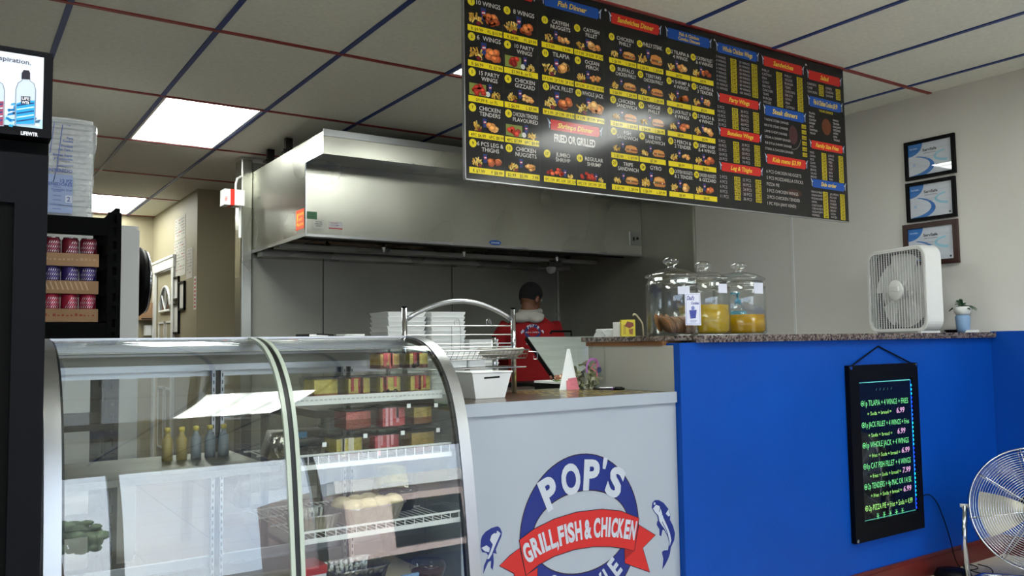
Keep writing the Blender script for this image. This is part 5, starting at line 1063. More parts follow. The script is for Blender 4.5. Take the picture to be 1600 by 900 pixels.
# ------------------------------------------------------------------ illuminated writing board
BX0, BX1, BZ0, BZ1, BY = 3.548, 4.128, .25, 1.083, 2.436
t = thing('led_writing_board', 'black framed LED writing board with green handwritten menu on the blue counter', 'menu board', (3.84, BY, .66))
mb = MB().mat('black').box(BX0, BX0+.075, BY-.025, BY-.0005, BZ0, BZ1).box(BX1-.05, BX1, BY-.025, BY-.0005, BZ0, BZ1).box(BX0+.075, BX1-.05, BY-.025, BY-.0005, BZ1-.075, BZ1).box(BX0+.075, BX1-.05, BY-.025, BY-.0005, BZ0, BZ0+.085); mb.build('frame', t)
MB().mat('dark_glass').box(BX0+.075, BX1-.05, BY-.017, BY-.013, BZ0+.085, BZ1-.075).build('panel', t)
for x, z in ((BX0+.012, BZ1-.012), (BX1-.012, BZ1-.012), (BX0+.012, BZ0+.012)): MB().mat('chrome').cyl((x, BY-.029, z), (x, BY-.025, z), .009, 12).build('corner_screw', t)
MB().mat('black').tube([(BX0+.035, BY-.012, BZ1-.004), (3.826, BY-.004, 1.172), (BX1-.03, BY-.012, BZ1-.004)], .004, 6).build('hanging_cord', t)
I = Ink((0, BY-.0175, 0), (1, 0, 0), (0, 0, 1), (0, -1, 0), 'led', .0005); GR = (110, 210, 130); GY = (150, 215, 110); PK = (200, 150, 190); CY = (96, 190, 180)
I.line([(BX0+.082, BZ0+.095), (BX0+.082, BZ1-.085), (BX1-.062, BZ1-.085)], .005, CY, 1).line([(BX0+.082, BZ0+.095), (BX1-.062, BZ0+.095)], .004, (60, 140, 120), 1)
[I.line([(BX0+.22+k*.032, .955), (BX0+.226+k*.032, .967)], .004, (40, 84, 86), 2) for k in range(5)]
rows = [(.885, '® 1p TILAPIA + 4 WINGS + FRIES', .40, .034, GR, None), (.838, '+ Soda + bread =', .20, .022, GY, '6.99'), (.782, '® 1p JACK FILLET + 4 WINGS + fries', .40, .032, GR, None), (.735, '+ Soda + bread =', .20, .022, GY, '6.99'), (.685, '® 1p WHOLE JACK + 4 WINGS', .39, .034, GR, None), (.638, '+ fries + Soda + bread =', .26, .022, GY, '6.99'),
        (.585, '® 1p CAT FISH FILLET + 4 WINGS', .40, .034, GR, None), (.540, '+ fries + Soda + bread =', .26, .022, GY, '7.99'), (.490, '® 2p TENDERS + 4p MAC OR 1/4 SK', .40, .034, GR, None), (.447, '+ fries + Soda + bread =', .26, .022, GY, '6.99'), (.388, '® 2p PIZZA PIE + fries + Soda = 4.99', .40, .032, GY, None)]
xl = BX0+.092
for z, s_, wd, hh, c, pr in rows:
    I.text(s_.replace('® ', ''), xl+(.03 if '®' in s_ else .05), z, hh*.85, c, wd-.03 if '®' in s_ else wd, 2, al='l', bold=.0, rot=random.uniform(-.01, .015))
    if '®' in s_: I.line([(xl+.012+.011*math.cos(a), z+.013+.012*math.sin(a)) for a in [2*PI*k/12 for k in range(12)]], .003, c, 2, True).disc(xl+.012, z+.013, .005, c, 2)
    if pr: I.text(pr, xl+.36 if wd > .22 else xl+.33, z, hh*1.25, PK, .07, 2, bold=.02, shear=.15)
for k in range(5):
    cx = xl+.10+k*.052
    for a in (0, 60, 120): ca, sa = .012*math.cos(math.radians(a)), .016*math.sin(math.radians(a)); I.line([(cx-ca, .355-sa), (cx+ca, .355+sa)], .0025, GR, 2)
I.build('handwriting', t)
I = Ink((0, BY-.0175, 0), (1, 0, 0), (0, 0, 1), (0, -1, 0), 'led_bright', .0006)
for k in range(30):
    z = BZ0+.10+k*.0212; c = [(10, 40, 200), (10, 150, 190), (20, 170, 150), (20, 80, 220)][(k//3) % 4] if k > 2 else (10, 20, 190); I.rect(BX1-.058, z, BX1-.051, z+.011, c, 2)
I.line([(BX1-.06, BZ0+.1), (BX1-.06, BZ1-.085)], .0025, (16, 90, 190), 2); I.build('led_strip', t)
mb = MB().mat('black'); pts = [(4.13, 2.425, .40), (4.20, 2.425, .405), (4.27, 2.425, .36), (4.32, 2.42, .27), (4.36, 2.415, .17), (4.385, 2.405, .06), (4.40, 2.38, .008), (4.44, 2.34, .006), (4.50, 2.35, .006), (4.52, 2.40, .006), (4.47, 2.41, .006), (4.42, 2.36, .006), (4.40, 2.28, .006), (4.45, 2.25, .006), (4.54, 2.31, .006), (4.56, 2.38, .006)]
def bez(P, sub=6): return [tuple(.5*(2*p1[j]+(p2[j]-p0[j])*t_+(2*p0[j]-5*p1[j]+4*p2[j]-p3[j])*t_*t_+(3*p1[j]-p0[j]-3*p2[j]+p3[j])*t_**3) for j in (0, 1, 2)) for i in range(len(P)-1) for p0, p1, p2, p3 in [(P[max(i-1, 0)], P[i], P[i+1], P[min(i+2, len(P)-1)])] for t_ in [k/sub for k in range(sub)]]+[P[-1]]
mb.smooth().tube(bez(pts), .0028, 6); tag(mb.build('power_cord'), 'thin black cord from the writing board looping on the floor', 'cord')
mb = MB().mat('black').smooth(); mb.X = Matrix.Translation((4.19, 2.31, .0)); mb.lathe([(0, .0), (.085, .0), (.09, .02), (.075, .05), (0, .056)], n=28, caps=False); tag(mb.build('black_disc'), 'low round black object on the floor below the blue counter', 'object')

# ------------------------------------------------------------------ drum floor fan
t = thing('floor_fan', 'round chrome high velocity floor fan on a tube stand', 'fan', (4.3, 1.95, 0)); R_ = .285
fc = Vector((4.325, 1.965, .384)); fdir = (Vector((0, 0, 1.0))-fc); fdir.z = .35; fdir = Vector((fdir.x, fdir.y, 0)).normalized(); fdir = (Matrix.Rotation(math.radians(8), 3, 'Z') @ fdir); fdir.z = .16; fdir.normalize()
rt = Vector((0, 0, 1)).cross(fdir).normalized(); up = fdir.cross(rt)
XN = Matrix(((rt.x, up.x, fdir.x, fc.x), (rt.y, up.y, fdir.y, fc.y), (rt.z, up.z, fdir.z, fc.z), (0, 0, 0, 1)))
def ring(mb, r, z, th, n=72): mb.tube([(r*math.cos(2*PI*k/n), r*math.sin(2*PI*k/n), z) for k in range(n)], th, 6, closed=True)
def guard(zf, nm, sg):
    mb = MB().mat('chrome').smooth(); mb.X = XN; k = .062
    while k < R_-.005: ring(mb, k, zf-sg*.035*(k/R_)**3, .0014); k += .0105
    for j in range(8):
        a = 2*PI*j/8+.2; mb.tube([(r*math.cos(a), r*math.sin(a), zf+sg*.003-sg*.035*(r/R_)**3) for r in (.05, .12, .2, .25, R_)], .0024, 6)
    g = mb.build(nm, t); return g
g = guard(.075, 'front_guard', 1); guard(-.075, 'rear_guard', -1)
mb = MB().mat('chrome').smooth(); mb.X = XN; mb.lathe([(R_, -.045), (R_+.006, -.04), (R_+.006, .038), (R_, .043), (R_-.004, .03), (R_-.004, -.03)], n=72, caps=False).build('drum_ring', t)
mb = MB().mat('chrome').smooth(); mb.X = XN; mb.lathe([(.05, .074), (.062, .074), (.062, .082), (.05, .086)], n=36); mb.build('hub_ring', t)
mb = MB().mat('navy_black').smooth(); mb.X = XN; mb.lathe([(.0, .088), (.048, .088), (.05, .078), (0, .07)], n=36, caps=False); hb = mb.build('hub_badge', t)
I = Ink(fc+fdir*.089, rt, up, fdir, 'print', .0004); I.text('LASKO', 0, -.012, .022, (206, 208, 214), .07, 1, bold=.04); I.build('lettering', hb)
mb = MB().mat('fan_blade').smooth(); mb.X = XN
for k in range(3):
    a0 = 2*PI*k/3+1.2; vs = []
    for i in range(8):
        r = .045+.20*i/7
        for j in range(6): a = a0+(j/5-.5)*(1.25-.05*i); vs.append((r*math.cos(a), r*math.sin(a), -.025+.05*j/5))
    vs += [(v[0], v[1], v[2]-.002) for v in vs]
    mb.add(vs, [(i*6+j, i*6+j+1, (i+1)*6+j+1, (i+1)*6+j) for i in range(7) for j in range(5)]+[(48+i*6+j, 48+(i+1)*6+j, 48+(i+1)*6+j+1, 48+i*6+j+1) for i in range(7) for j in range(5)])
mb.lathe([(0, -.06), (.05, -.06), (.055, .03), (0, .035)], n=24).build('blades', t)
mb = MB().mat('black_matte').smooth(); mb.X = XN; mb.lathe([(0, -.13), (.06, -.13), (.07, -.10), (.07, -.03), (0, -.03)], n=24).build('motor', t)
fl = Vector((fdir.x, fdir.y, 0)).normalized(); zb = .014
def W3(a, b, z): p = fc+rt*a+fl*b; return (p.x, p.y, z)
mb = MB().mat('chrome').smooth(); mb.tube([(fc+rt*(R_+.02)).to_tuple(), W3(R_+.03, 0, .2), W3(R_+.02, -.0, .05), W3(R_+.01, -.03, zb+.008), W3(R_-.02, -.10, zb), W3(R_-.06, -.17, zb), W3(0, -.18, zb), W3(-R_+.06, -.17, zb), W3(-R_+.02, -.10, zb), W3(-R_-.01, -.03, zb+.008), W3(-R_-.02, 0, .05), W3(-R_-.03, 0, .2), (fc-rt*(R_+.02)).to_tuple()], .0125, 12); mb.build('tube_stand', t)
for s_ in (-1, 1):
    mb = MB().mat('chrome').smooth().tube([W3(s_*(R_-.0), -.02, zb), W3(s_*(R_-.02), .12, zb), W3(s_*(R_-.08), .15, zb)], .0125, 12); mb.build('front_foot', t)
    MB().mat('white_enamel').smooth().cyl(fc+rt*s_*(R_+.04), fc+rt*s_*(R_+.004), .009, 12).build('pivot_knob', t)

# ------------------------------------------------------------------ the big menu board under the ceiling
MX0, MX1, MZ0, MZ1, MY = 1.631, 4.062, 1.847, 2.691, 2.723
t = thing('menu_board', 'wide black printed menu board hanging from the ceiling over the counter', 'menu board', (2.85, MY, 2.26))
MB().mat('black').rbox(MX0, MX1, MY+.0008, MY+.018, MZ0, MZ1, .004).mat('alum').box(MX0-.003, MX0, MY-.001, MY+.018, MZ0, MZ1).box(MX0, MX1, MY-.001, MY+.018, MZ0-.004, MZ0).build('backing', t)
BK = (9, 8, 9); BAR = (222, 202, 18); WT = (202, 198, 192); REDB = (196, 34, 26); BLUB = (14, 74, 160); GOLD = (224, 190, 60)
COLS = [1.631, 1.991, 2.349, 2.700, 3.036, 3.372, 3.733, 4.062]
rnd = random.Random(77)
def fries(I, cx, cz, s):
    for k in range(20):
        a = rnd.uniform(-.9, .9); x = cx+rnd.uniform(-.33, .33)*s; z = cz-.08*s+rnd.uniform(-.2, .28)*s*(1-abs(x-cx)/s*1.6); l_ = s*rnd.uniform(.2, .34); dx, dz = math.sin(a)*l_/2, math.cos(a)*l_/2; I.line([(x-dx, z-dz), (x+dx, z+dz)], s*.085, rnd.choice([(226, 190, 92), (206, 160, 60), (236, 208, 120), (190, 140, 50)]), rnd.choice([3, 4, 5]))
def blob(I, cx, cz, r, cols, l=4, n=9, ry=.8):
    a0 = rnd.uniform(0, 6); P = [(cx+r*rnd.uniform(.8, 1.1)*math.cos(a0+2*PI*i/n), cz+r*ry*rnd.uniform(.8, 1.1)*math.sin(a0+2*PI*i/n)) for i in range(n)]; c = rnd.choice(cols); I.poly(P, c, l)
    hi = tuple(min(255, int(v*1.25+12)) for v in c); I.poly([(cx+(p[0]-cx)*.55-r*.1, cz+(p[1]-cz)*.5+r*.15) for p in P], hi, l+1)
FRY = [(178, 92, 44), (160, 74, 34), (196, 112, 56), (140, 62, 30)]; REDM = [(150, 34, 22), (176, 48, 28), (120, 24, 18)]; TAN = [(204, 142, 74), (186, 120, 60), (214, 160, 96)]
def drink(I, cx, cz, s):
    I.poly([(cx-s*.17, cz+s*.35), (cx+s*.17, cz+s*.35), (cx+s*.13, cz-s*.3), (cx-s*.13, cz-s*.3)], (30, 50, 110), 3).disc(cx, cz+.08*s, s*.12, (170, 40, 50), 4, n=10).poly([(cx-s*.1, cz+s*.1), (cx+s*.1, cz+s*.14), (cx+s*.11, cz+s*.06), (cx-s*.08, cz+s*.04)], (216, 216, 226), 5)
def dish(I, kind, x0, x1, z0, z1):
    w, h = x1-x0, z1-z0; s = min(w*.74, h*1.35)
    if kind in ('wings', 'fillet', 'nug', 'leg'):
        fries(I, x0+w*.22, z0+h*.42, s*.8); drink(I, x0+w*.45, z0+h*.68, s*.75); cols = TAN if kind in ('fillet', 'nug') else FRY; nb = {'wings': 8, 'fillet': 5, 'nug': 13, 'leg': 6}[kind]
        for k in range(nb): blob(I, x0+w*(.54+.30*rnd.random()), z0+h*(.28+.38*rnd.random()), s*{'wings': .2, 'fillet': .25, 'nug': .14, 'leg': .23}[kind], cols, 5+2*(k % 3))
        blob(I, x0+w*.3, z0+h*.12, s*.13, [(90, 20, 26)], 6)
    elif kind in ('red', 'shrimp'):
        if kind == 'shrimp':
            for k in range(14): blob(I, x0+w*(.12+.5*rnd.random()), z0+h*(.15+.5*rnd.random()*(1-abs(rnd.random()-.5))), s*.15, REDM+[(196, 80, 40)], 5+2*(k % 3))
            drink(I, x0+w*.66, z0+h*.35, s*.6); fries(I, x0+w*.83, z0+h*.2, s*.5)
        else:
            I.rect(x0+w*.02, z0+h*.05, x0+w*.5, z0+h*.92, (120, 130, 60), 3)
            for k in range(9): blob(I, x0+w*(.12+.3*rnd.random()), z0+h*(.2+.55*rnd.random()), s*.2, REDM, 5+2*(k % 3))
            drink(I, x0+w*.62, z0+h*.7, s*.7); I.disc(x0+w*.55, z0+h*.25, s*.15, (200, 200, 196), 4); fries(I, x0+w*.78, z0+h*.3, s*.75)
    elif kind == 'sand':
        fries(I, x0+w*.2, z0+h*.38, s*.7); drink(I, x0+w*.42, z0+h*.7, s*.6)
        I.poly([(x0+w*.5, z0+h*.45), (x0+w*.55, z0+h*.7), (x0+w*.72, z0+h*.78), (x0+w*.92, z0+h*.68), (x0+w*.97, z0+h*.42)], (206, 136, 62), 5).poly([(x0+w*.47, z0+h*.33), (x0+w*.5, z0+h*.46), (x0+w*.97, z0+h*.43), (x0+w*.98, z0+h*.3)], (110, 66, 40), 6).poly([(x0+w*.48, z0+h*.34), (x0+w*.98, z0+h*.31), (x0+w*.92, z0+h*.16), (x0+w*.56, z0+h*.15)], (190, 120, 54), 5)
        for k in range(6): I.disc(x0+w*(.52+.08*k), z0+h*(.38+.03*(k % 2)), s*.04, rnd.choice([(216, 200, 150), (90, 110, 50), (150, 50, 36)]), 7, n=8)
        if rnd.random() < .5: I.poly([(x0+w*.55, z0+h*.6), (x0+w*.7, z0+h*.7), (x0+w*.88, z0+h*.62), (x0+w*.85, z0+h*.52), (x0+w*.58, z0+h*.5)], (222, 168, 96), 7)
def cell(parent, x0, x1, z0, z1, num, lines, bar, kind):
    I = Ink((0, MY, 0), (1, 0, 0), (0, 0, 1), (0, -1, 0), 'print_gloss', .00035); w = x1-x0; h = z1-z0; bh = h*.185
    I.rect(x0+.003, z0+.002, x1-.003, z0+bh, BAR, 2)
    for k, s_ in enumerate(bar):
        n_ = len(bar); I.text(s_, x0+w*(k+.5)/n_+.004, z0+bh*.25, bh*.5, (40, 34, 6), None, 3, wmax=w/n_*.82, bold=.01)
    I.disc(x0+.021, z1-.020, .0165, (214, 196, 30), 2, n=20).text(str(num), x0+.021, z1-.026, .013, (60, 50, 10), None, 3)
    lh = .019 if len(lines) == 1 else .017
    for k, s_ in enumerate(lines): I.text(s_, x0+w*.60, z1-.026-k*.0215, lh, WT, None, 3, wmax=w*.72, bold=.006)
    I.line([(x1-.0005, z0+bh), (x1-.0005, z1)], .0008, (60, 58, 56), 2)
    dish(I, kind, x0+.004, x1-.004, z0+bh+.002, z1-.024-.0215*len(lines)+.008); o = I.build('dish_entry', parent); return o
def banner(parent, x0, x1, z0, z1, txt, c, sh=.25):
    I = Ink((0, MY, 0), (1, 0, 0), (0, 0, 1), (0, -1, 0), 'print_gloss', .00035); m_ = (z0+z1)/2; hh = (z1-z0)
    I.poly([(x0+.022, z0), (x1-.03, z0), (x1-.022, z0+hh*.25), (x1-.022, z1-hh*.1), (x1-.03, z1), (x0+.022, z1)], c, 2)
    ls = txt.split('|')
    for k, s_ in enumerate(ls): I.text(s_, (x0+x1)/2, (m_-hh*.22) if len(ls) == 1 else z1-hh*(.45+.42*k), hh*(.5 if len(ls) == 1 else .32), GOLD, None, 3, wmax=(x1-x0)*.66, shear=sh, bold=.025)
    for sx, xx in ((1, x0+.012), (-1, x1-.012)):
        I.poly([(xx-sx*.008, z1+.004), (xx+sx*.004, z1-.006), (xx+sx*.006, z0+.008), (xx+sx*.001, z0+.004), (xx-sx*.001, z1-.014)], (150, 162, 190), 3).poly([(xx-sx*.002, z1-.004), (xx+sx*.012, z1-.016), (xx+sx*.006, z1-.02)], (190, 196, 210), 4)
    return I.build('header_banner', parent)
def panel(i):
    I = Ink((0, MY, 0), (1, 0, 0), (0, 0, 1), (0, -1, 0), 'print_gloss', .00035); I.rect(COLS[i]+.0004, MZ0, COLS[i+1]-.0004, MZ1, BK, 1); return I.build('menu_panel', t)
def rowz(r): b = MZ0+.022; return b+(4-r)*.1405, b+(4-r)*.1405+.1395
P0 = panel(0); a, m_, b = COLS[0]+.012, (COLS[0]+COLS[1])/2, COLS[1]-.008
banner(P0, a, b, 2.612, 2.66, 'Chicken Dinner', REDB)
items = [((1, ['10 WINGS'], ['R $9.99', 'FL $10.99'], 'wings'), (2, ['8 WINGS'], ['R $8.99', 'FL $9.99'], 'wings')), ((3, ['6  WINGS'], ['R $6.99', 'FL $7.99'], 'wings'), (4, ['10 PARTY', 'WINGS'], ['$7.99 R. or FL'], 'red')), ((5, ['15 PARTY', 'WINGS'], ['$9.99 R. or FL'], 'red'), (6, ['CHICKEN', 'GIZZARD'], ['S $6.99', 'L $7.99'], 'nug')),
         ((7, ['CHICKEN', 'TENDERS'], ['4PC $6.99', '6PC $8.99'], 'fillet'), (8, ['CHICKEN TENDERS', 'FLAVOURED'], ['4PC $7.99', '6PC $9.99'], 'red')), ((9, ['6 PCS LEG &', 'THIGHS'], ['R $7.99', 'F $8.99'], 'leg'), (10, ['CHICKEN', 'NUGGETS'], ['$3.99', '$5.99', '7.99'], 'nug'))]
for r, pr in enumerate(items):
    z0, z1 = rowz(r); cell(P0, a, m_, z0, z1, *pr[0]); cell(P0, m_, b, z0, z1, *pr[1])
P1 = panel(1); a, m_, b = COLS[1]+.008, (COLS[1]+COLS[2])/2, COLS[2]-.014; banner(P1, a, b, 2.612, 2.66, 'Fish Dinner', BLUB)
items = [((11, ['CATFISH', 'NUGGETS'], ['S 7.99', 'L 9.99'], 'nug'), (12, ['CATFISH', 'FILLET'], ['1P 7.99', '2P 8.99', '3P 10.99'], 'fillet')), ((13, ['TILAPIA'], ['1P 5.99', '2P 7.99', '3P 9.99'], 'fillet'), (14, ['OCEAN', 'PERCH'], ['1P 5.99', '2P 7.99', '3P 9.99'], 'nug')), ((15, ['JACK FILLET'], ['1P 5.99', '2P 7.99', '3P 9.99'], 'wings'), (16, ['WHOLE JACK'], ['1P 5.99', '2P 7.99', '3P 9.99'], 'fillet'))]
for r, pr in enumerate(items):
    z0, z1 = rowz(r); cell(P1, a, m_, z0, z1, *pr[0]); cell(P1, m_, b, z0, z1, *pr[1])
z0, z1 = rowz(3); banner(P1, a+.02, b-.01, z0+.082, z0+.125, 'Shrimps Dinner', REDB)
I = Ink((0, MY, 0), (1, 0, 0), (0, 0, 1), (0, -1, 0), 'print_gloss', .00035); I.text('FRIED OR GRILLED', (a+b)/2, z0+.035, .032, WT, .22, 3, bold=.045); I.build('sub_heading', P1)
z0, z1 = rowz(4); cell(P1, a, m_, z0, z1, 17, ['JUMBO', 'SHRIMP'], ['5PC 7.99', '8PC 10.99', '12PC 12.99'], 'shrimp'); cell(P1, m_, b, z0, z1, 18, ['REGULAR', 'SHRIMP'], ['10PC 7.99', '15PC 9.99', '20PC 12.99'], 'shrimp')
P2 = panel(2); a, m_, b = COLS[2]+.014, (COLS[2]+COLS[3])/2+.004, COLS[3]-.006; banner(P2, a, b, 2.612, 2.66, 'Sandwiches Dinner', REDB)
nm = [('CHICKEN|PHILLY', 'PHILLY STEAK'), ('BUFFALO|CHICKEN PHILLY', 'TERIYAKI|CHICKEN PHILLY'), ('CHICKEN|SANDWICH', 'VEGGIE|PHILLY'), ('FISH|SANDWICH', 'RIB EYE|SANDWICH'), ('TRIPE|SANDWICH', 'GYRO')]
prs = [(['S $6.99', 'L $9.99'], ['S $6.99', 'L $9.99']), (['S $6.99', 'L $9.99'], ['S $6.99', 'L $9.99']), (['S $5.99', 'L $9.99'], ['S $4.99', 'L $6.99']), (['S $5.99', 'L $9.99'], ['$7.99']), (['S $5.99', 'L $9.99'], ['S $6.99', 'L $9.99'])]
for r in range(5):
    z0, z1 = rowz(r); cell(P2, a, m_, z0, z1, 19+2*r, nm[r][0].split('|'), prs[r][0], 'sand'); cell(P2, m_, b, z0, z1, 20+2*r, nm[r][1].split('|'), prs[r][1], 'sand')
P3 = panel(3); a, m_, b = COLS[3]+.006, (COLS[3]+COLS[4])/2, COLS[4]-.01; banner(P3, a, b, 2.612, 2.662, 'Fish & Chicken|Combo Dinners', BLUB, .1)
nm = [('2 TILAPIA &|4 WINGS', '2 CATFISH FILLET|& 4 WINGS'), ('4 SHRIMP &|4 WINGS', '2 CATFISH &|3 TENDER'), ('2 JACK FILLET &|4 WINGS', '2 PERCH &|4 WINGS'), ('2 PERCH &|2 TENDER', '5 JUMBO SHRIMP|& 4 WINGS'), ('CATFISH NUGGETS|& 2 TENDER', 'CHICKEN NUGGETS|& GIZZARD')]
for r in range(5):
    z0, z1 = rowz(r)
    for k, (p, q_) in enumerate(((a, m_), (m_, b))): cell(P3, p, q_, z0, z1, 29+2*r+k, nm[r][k].split('|'), ['$8.99'], ['fillet', 'leg', 'wings', 'nug', 'red'][(r+k*2) % 4])
def listblock(parent, x0, x1, z1, n, rows2, cc=(176, 168, 172), dz=.0185):
    I = Ink((0, MY, 0), (1, 0, 0), (0, 0, 1), (0, -1, 0), 'print_gloss', .00035); w = x1-x0
    for k in range(n):
        z = z1-(k+1)*dz; L_, R_x = rows2(k); I.text(L_[0], x0+.006, z, dz*.66, cc, None, 3, al='l', wmax=w*.29, bold=-.005)
        I.rect(x0+w*.33, z-.003, x0+w*.46, z+dz*.75, (176, 160, 16), 2).text(L_[1], x0+w*.395, z, dz*.6, (44, 38, 6), None, 3, wmax=w*.11)
        I.text(R_x[0], x0+w*.52, z, dz*.66, cc, None, 3, al='l', wmax=w*.24, bold=-.005)
        I.rect(x0+w*.80, z-.003, x0+w*.93, z+dz*.75, (176, 160, 16), 2).text(R_x[1], x0+w*.865, z, dz*.6, (44, 38, 6), None, 3, wmax=w*.11)
    o = I.build('price_list', parent); J = Ink((0, MY, 0), (1, 0, 0), (0, 0, 1), (0, -1, 0), 'print_gloss', .00035); J.disc(x0+w*.5, z1-n*dz*.5, w*.2, (40, 22, 15), 1.5, ry=n*dz*.3).build('faded_picture', parent)
    return o
P4 = panel(4); a, b = COLS[4]+.004, COLS[5]-.004
banner(P4, a, b, 2.607, 2.657, 'Whole Chicken Wings', BLUB); listblock(P4, a, b, 2.598, 9, lambda k: (('%d WINGS' % (k+3), '%d.49' % (k+3)), ('%d WINGS' % (20+k*10), '%d.99' % (17+9*k))), dz=.0192)
banner(P4, a, b, 2.362, 2.406, 'Party Wings', REDB); listblock(P4, a, b, 2.352, 5, lambda k: (('%d PCS' % (5*k+5), '%d.99' % (4+3*k)), ('%d PCS' % (30+10*k), '%d.99' % (19+6*k))), dz=.0215)
banner(P4, a, b, 2.195, 2.238, 'Boneless Wings', REDB); listblock(P4, a, b, 2.185, 5, lambda k: (('%d PCS' % (5*k+5), '%d.99' % (4+3*k)), ('%d PCS' % (30+10*k), '%d.99' % (19+6*k))), dz=.0215)
banner(P4, a, b, 2.025, 2.068, 'Leg & Thighs', REDB); listblock(P4, a, b, 2.012, 5, lambda k: ((['2 PCS', '4 PCS', '6 PCS', '8 PCS', '11 PCS'][k], '%d.99' % (3+2*k)), ('%d PCS' % (12+6*k), '%d.99' % (14+6*k))), dz=.0235)
P5 = panel(5); a, b = COLS[5]+.004, COLS[6]-.006
banner(P5, a, b, 2.600, 2.650, 'Sandwiches', REDB); S5 = ['PHILLY', 'CATFISH', 'FISH', 'GYRO', 'RIB EYE', 'CHICKEN', 'TRIPE', 'BURGER', 'VEGGIE']; listblock(P5, a, b, 2.590, 9, lambda k: ((S5[k], '%d.99' % (3+k % 4)), (S5[-k], '%d.99' % (4+k % 3))), dz=.0205)
banner(P5, a, b, 2.345, 2.398, 'Steak dinners', BLUB)
I = Ink((0, MY, 0), (1, 0, 0), (0, 0, 1), (0, -1, 0), 'print_gloss', .00035)
for k, s_ in enumerate(['T-BONE STEAK DINNER', 'RIB EYE STEAK DINNER', 'LAMB CHOPS DINNER', 'STEAK & SHRIMP DINNER', 'RIB EYE & SHRIMP DINNER', 'STEAK & CHICKEN DINNER']): z = 2.318-k*.03; I.text(s_, a+.01, z, .013, (178, 172, 172), None, 3, al='l', wmax=.22, bold=-.003).rect(b-.045, z-.003, b-.008, z+.018, (176, 160, 16), 2).text('%d.99' % (10+k), b-.026, z, .011, (44, 38, 6), None, 3)
I.disc((a+b)/2+.06, 2.27, .035, (70, 40, 40), 1.5, ry=.05).band(ell((a+b)/2+.05, 2.27, .075, .08, 30)[22:30], ell((a+b)/2+.05, 2.27, .07, .075, 30)[22:30], (90, 88, 88), 2, False); I.build('price_list', P5)
banner(P5, a, b, 2.098, 2.146, 'Kids menu $3.99', REDB)
I = Ink((0, MY, 0), (1, 0, 0), (0, 0, 1), (0, -1, 0), 'print_gloss', .00035)
for k, s_ in enumerate(['6 PCS CHICKEN NUGGETS', '5 PCS MOZZARELLA STICKS', 'PIZZA PIE', '3 PCS CHICKEN WINGS', '2 PCS CHICKEN TENDER', '1 PC FISH (ANY KIND)']): I.text(s_, a+.012, 2.050-k*.0325, .017, (186, 180, 176), None, 3, al='l', wmax=.30, bold=-.003)
I.disc((a+b)/2+.05, 1.965, .06, (56, 28, 18), 1.5, ry=.02); I.build('kids_list', P5)
P6 = panel(6); a, b = COLS[6]+.004, COLS[7]-.010
banner(P6, a, b, 2.590, 2.640, 'Salad', REDB); listblock(P6, a, b, 2.580, 3, lambda k: ((['GARDEN', 'CHEF', 'CHICKEN'][k], '4.99'), (['GREEK', 'CAESAR', 'SHRIMP'][k], '6.99')), dz=.021)
banner(P6, a, b, 2.445, 2.500, 'Fish & Chicken Combos $8.99', BLUB); I = Ink((0, MY, 0), (1, 0, 0), (0, 0, 1), (0, -1, 0), 'print_gloss', .00035); I.text('YOUR CHOICE', (a+b)/2, 2.425, .013, (190, 176, 40), None, 3)
for k in range(7): I.text(['TILAPIA', 'PERCH', 'CATFISH', 'SHRIMP', 'JACK', 'WHITING', 'TROUT'][k], a+.01, 2.402-k*.018, .011, (170, 164, 164), None, 3, al='l', wmax=.09).text(['WINGS', 'TENDER', 'NUGGETS', 'GIZZARD', 'LIVERS', 'LEGS', 'THIGHS'][k], b-.10, 2.39-k*.018, .011, (170, 164, 164), None, 3, al='l', wmax=.09)
I.disc((a+b)/2, 2.35, .04, (96, 50, 26), 1.5, ry=.045); I.build('choice_list', P6)
banner(P6, a, b, 2.218, 2.262, 'Family Size Fries', REDB); listblock(P6, a, b, 2.208, 8, lambda k: ((['FRIES', 'OKRA', 'RICE', 'SLAW', 'CORN', 'BEANS', 'SALAD', 'BREAD'][k], '%d.49' % (2+k % 3)), (['LARGE', 'SMALL', 'MED', 'TUB', 'CUP', 'BAG', 'BOX', 'PAN'][k], '%d.99' % (3+k % 3))), dz=.0185)
banner(P6, a, b, 2.010, 2.055, 'Side order', BLUB); listblock(P6, a, b, 1.998, 8, lambda k: ((['FRENCH FRIES', 'ONION RINGS', 'MUSHROOMS', 'OKRA', 'COLE SLAW', 'CORN NUGGETS', 'HUSH PUPPY', 'POPPERS'][k], '%d.49' % (1+k % 3)), (['JALAPENO', 'PICKLES', 'SAUCE', 'CHEESE', 'RANCH', 'BREAD', 'SODA', 'WATER'][k], '%d.99' % (k % 3))), dz=.0178)
for x in (2.349, 3.036, 3.733): MB().mat('chrome').smooth().lathe([(0, 0), (.006, 0), (.006, .002), (0, .003)], x, 0, 0, 12).build('x', t) if False else MB().mat('chrome').smooth().cyl((x, MY-.007, 2.662), (x, MY-.001, 2.662), .007, 12).build('stand_off_screw', t)

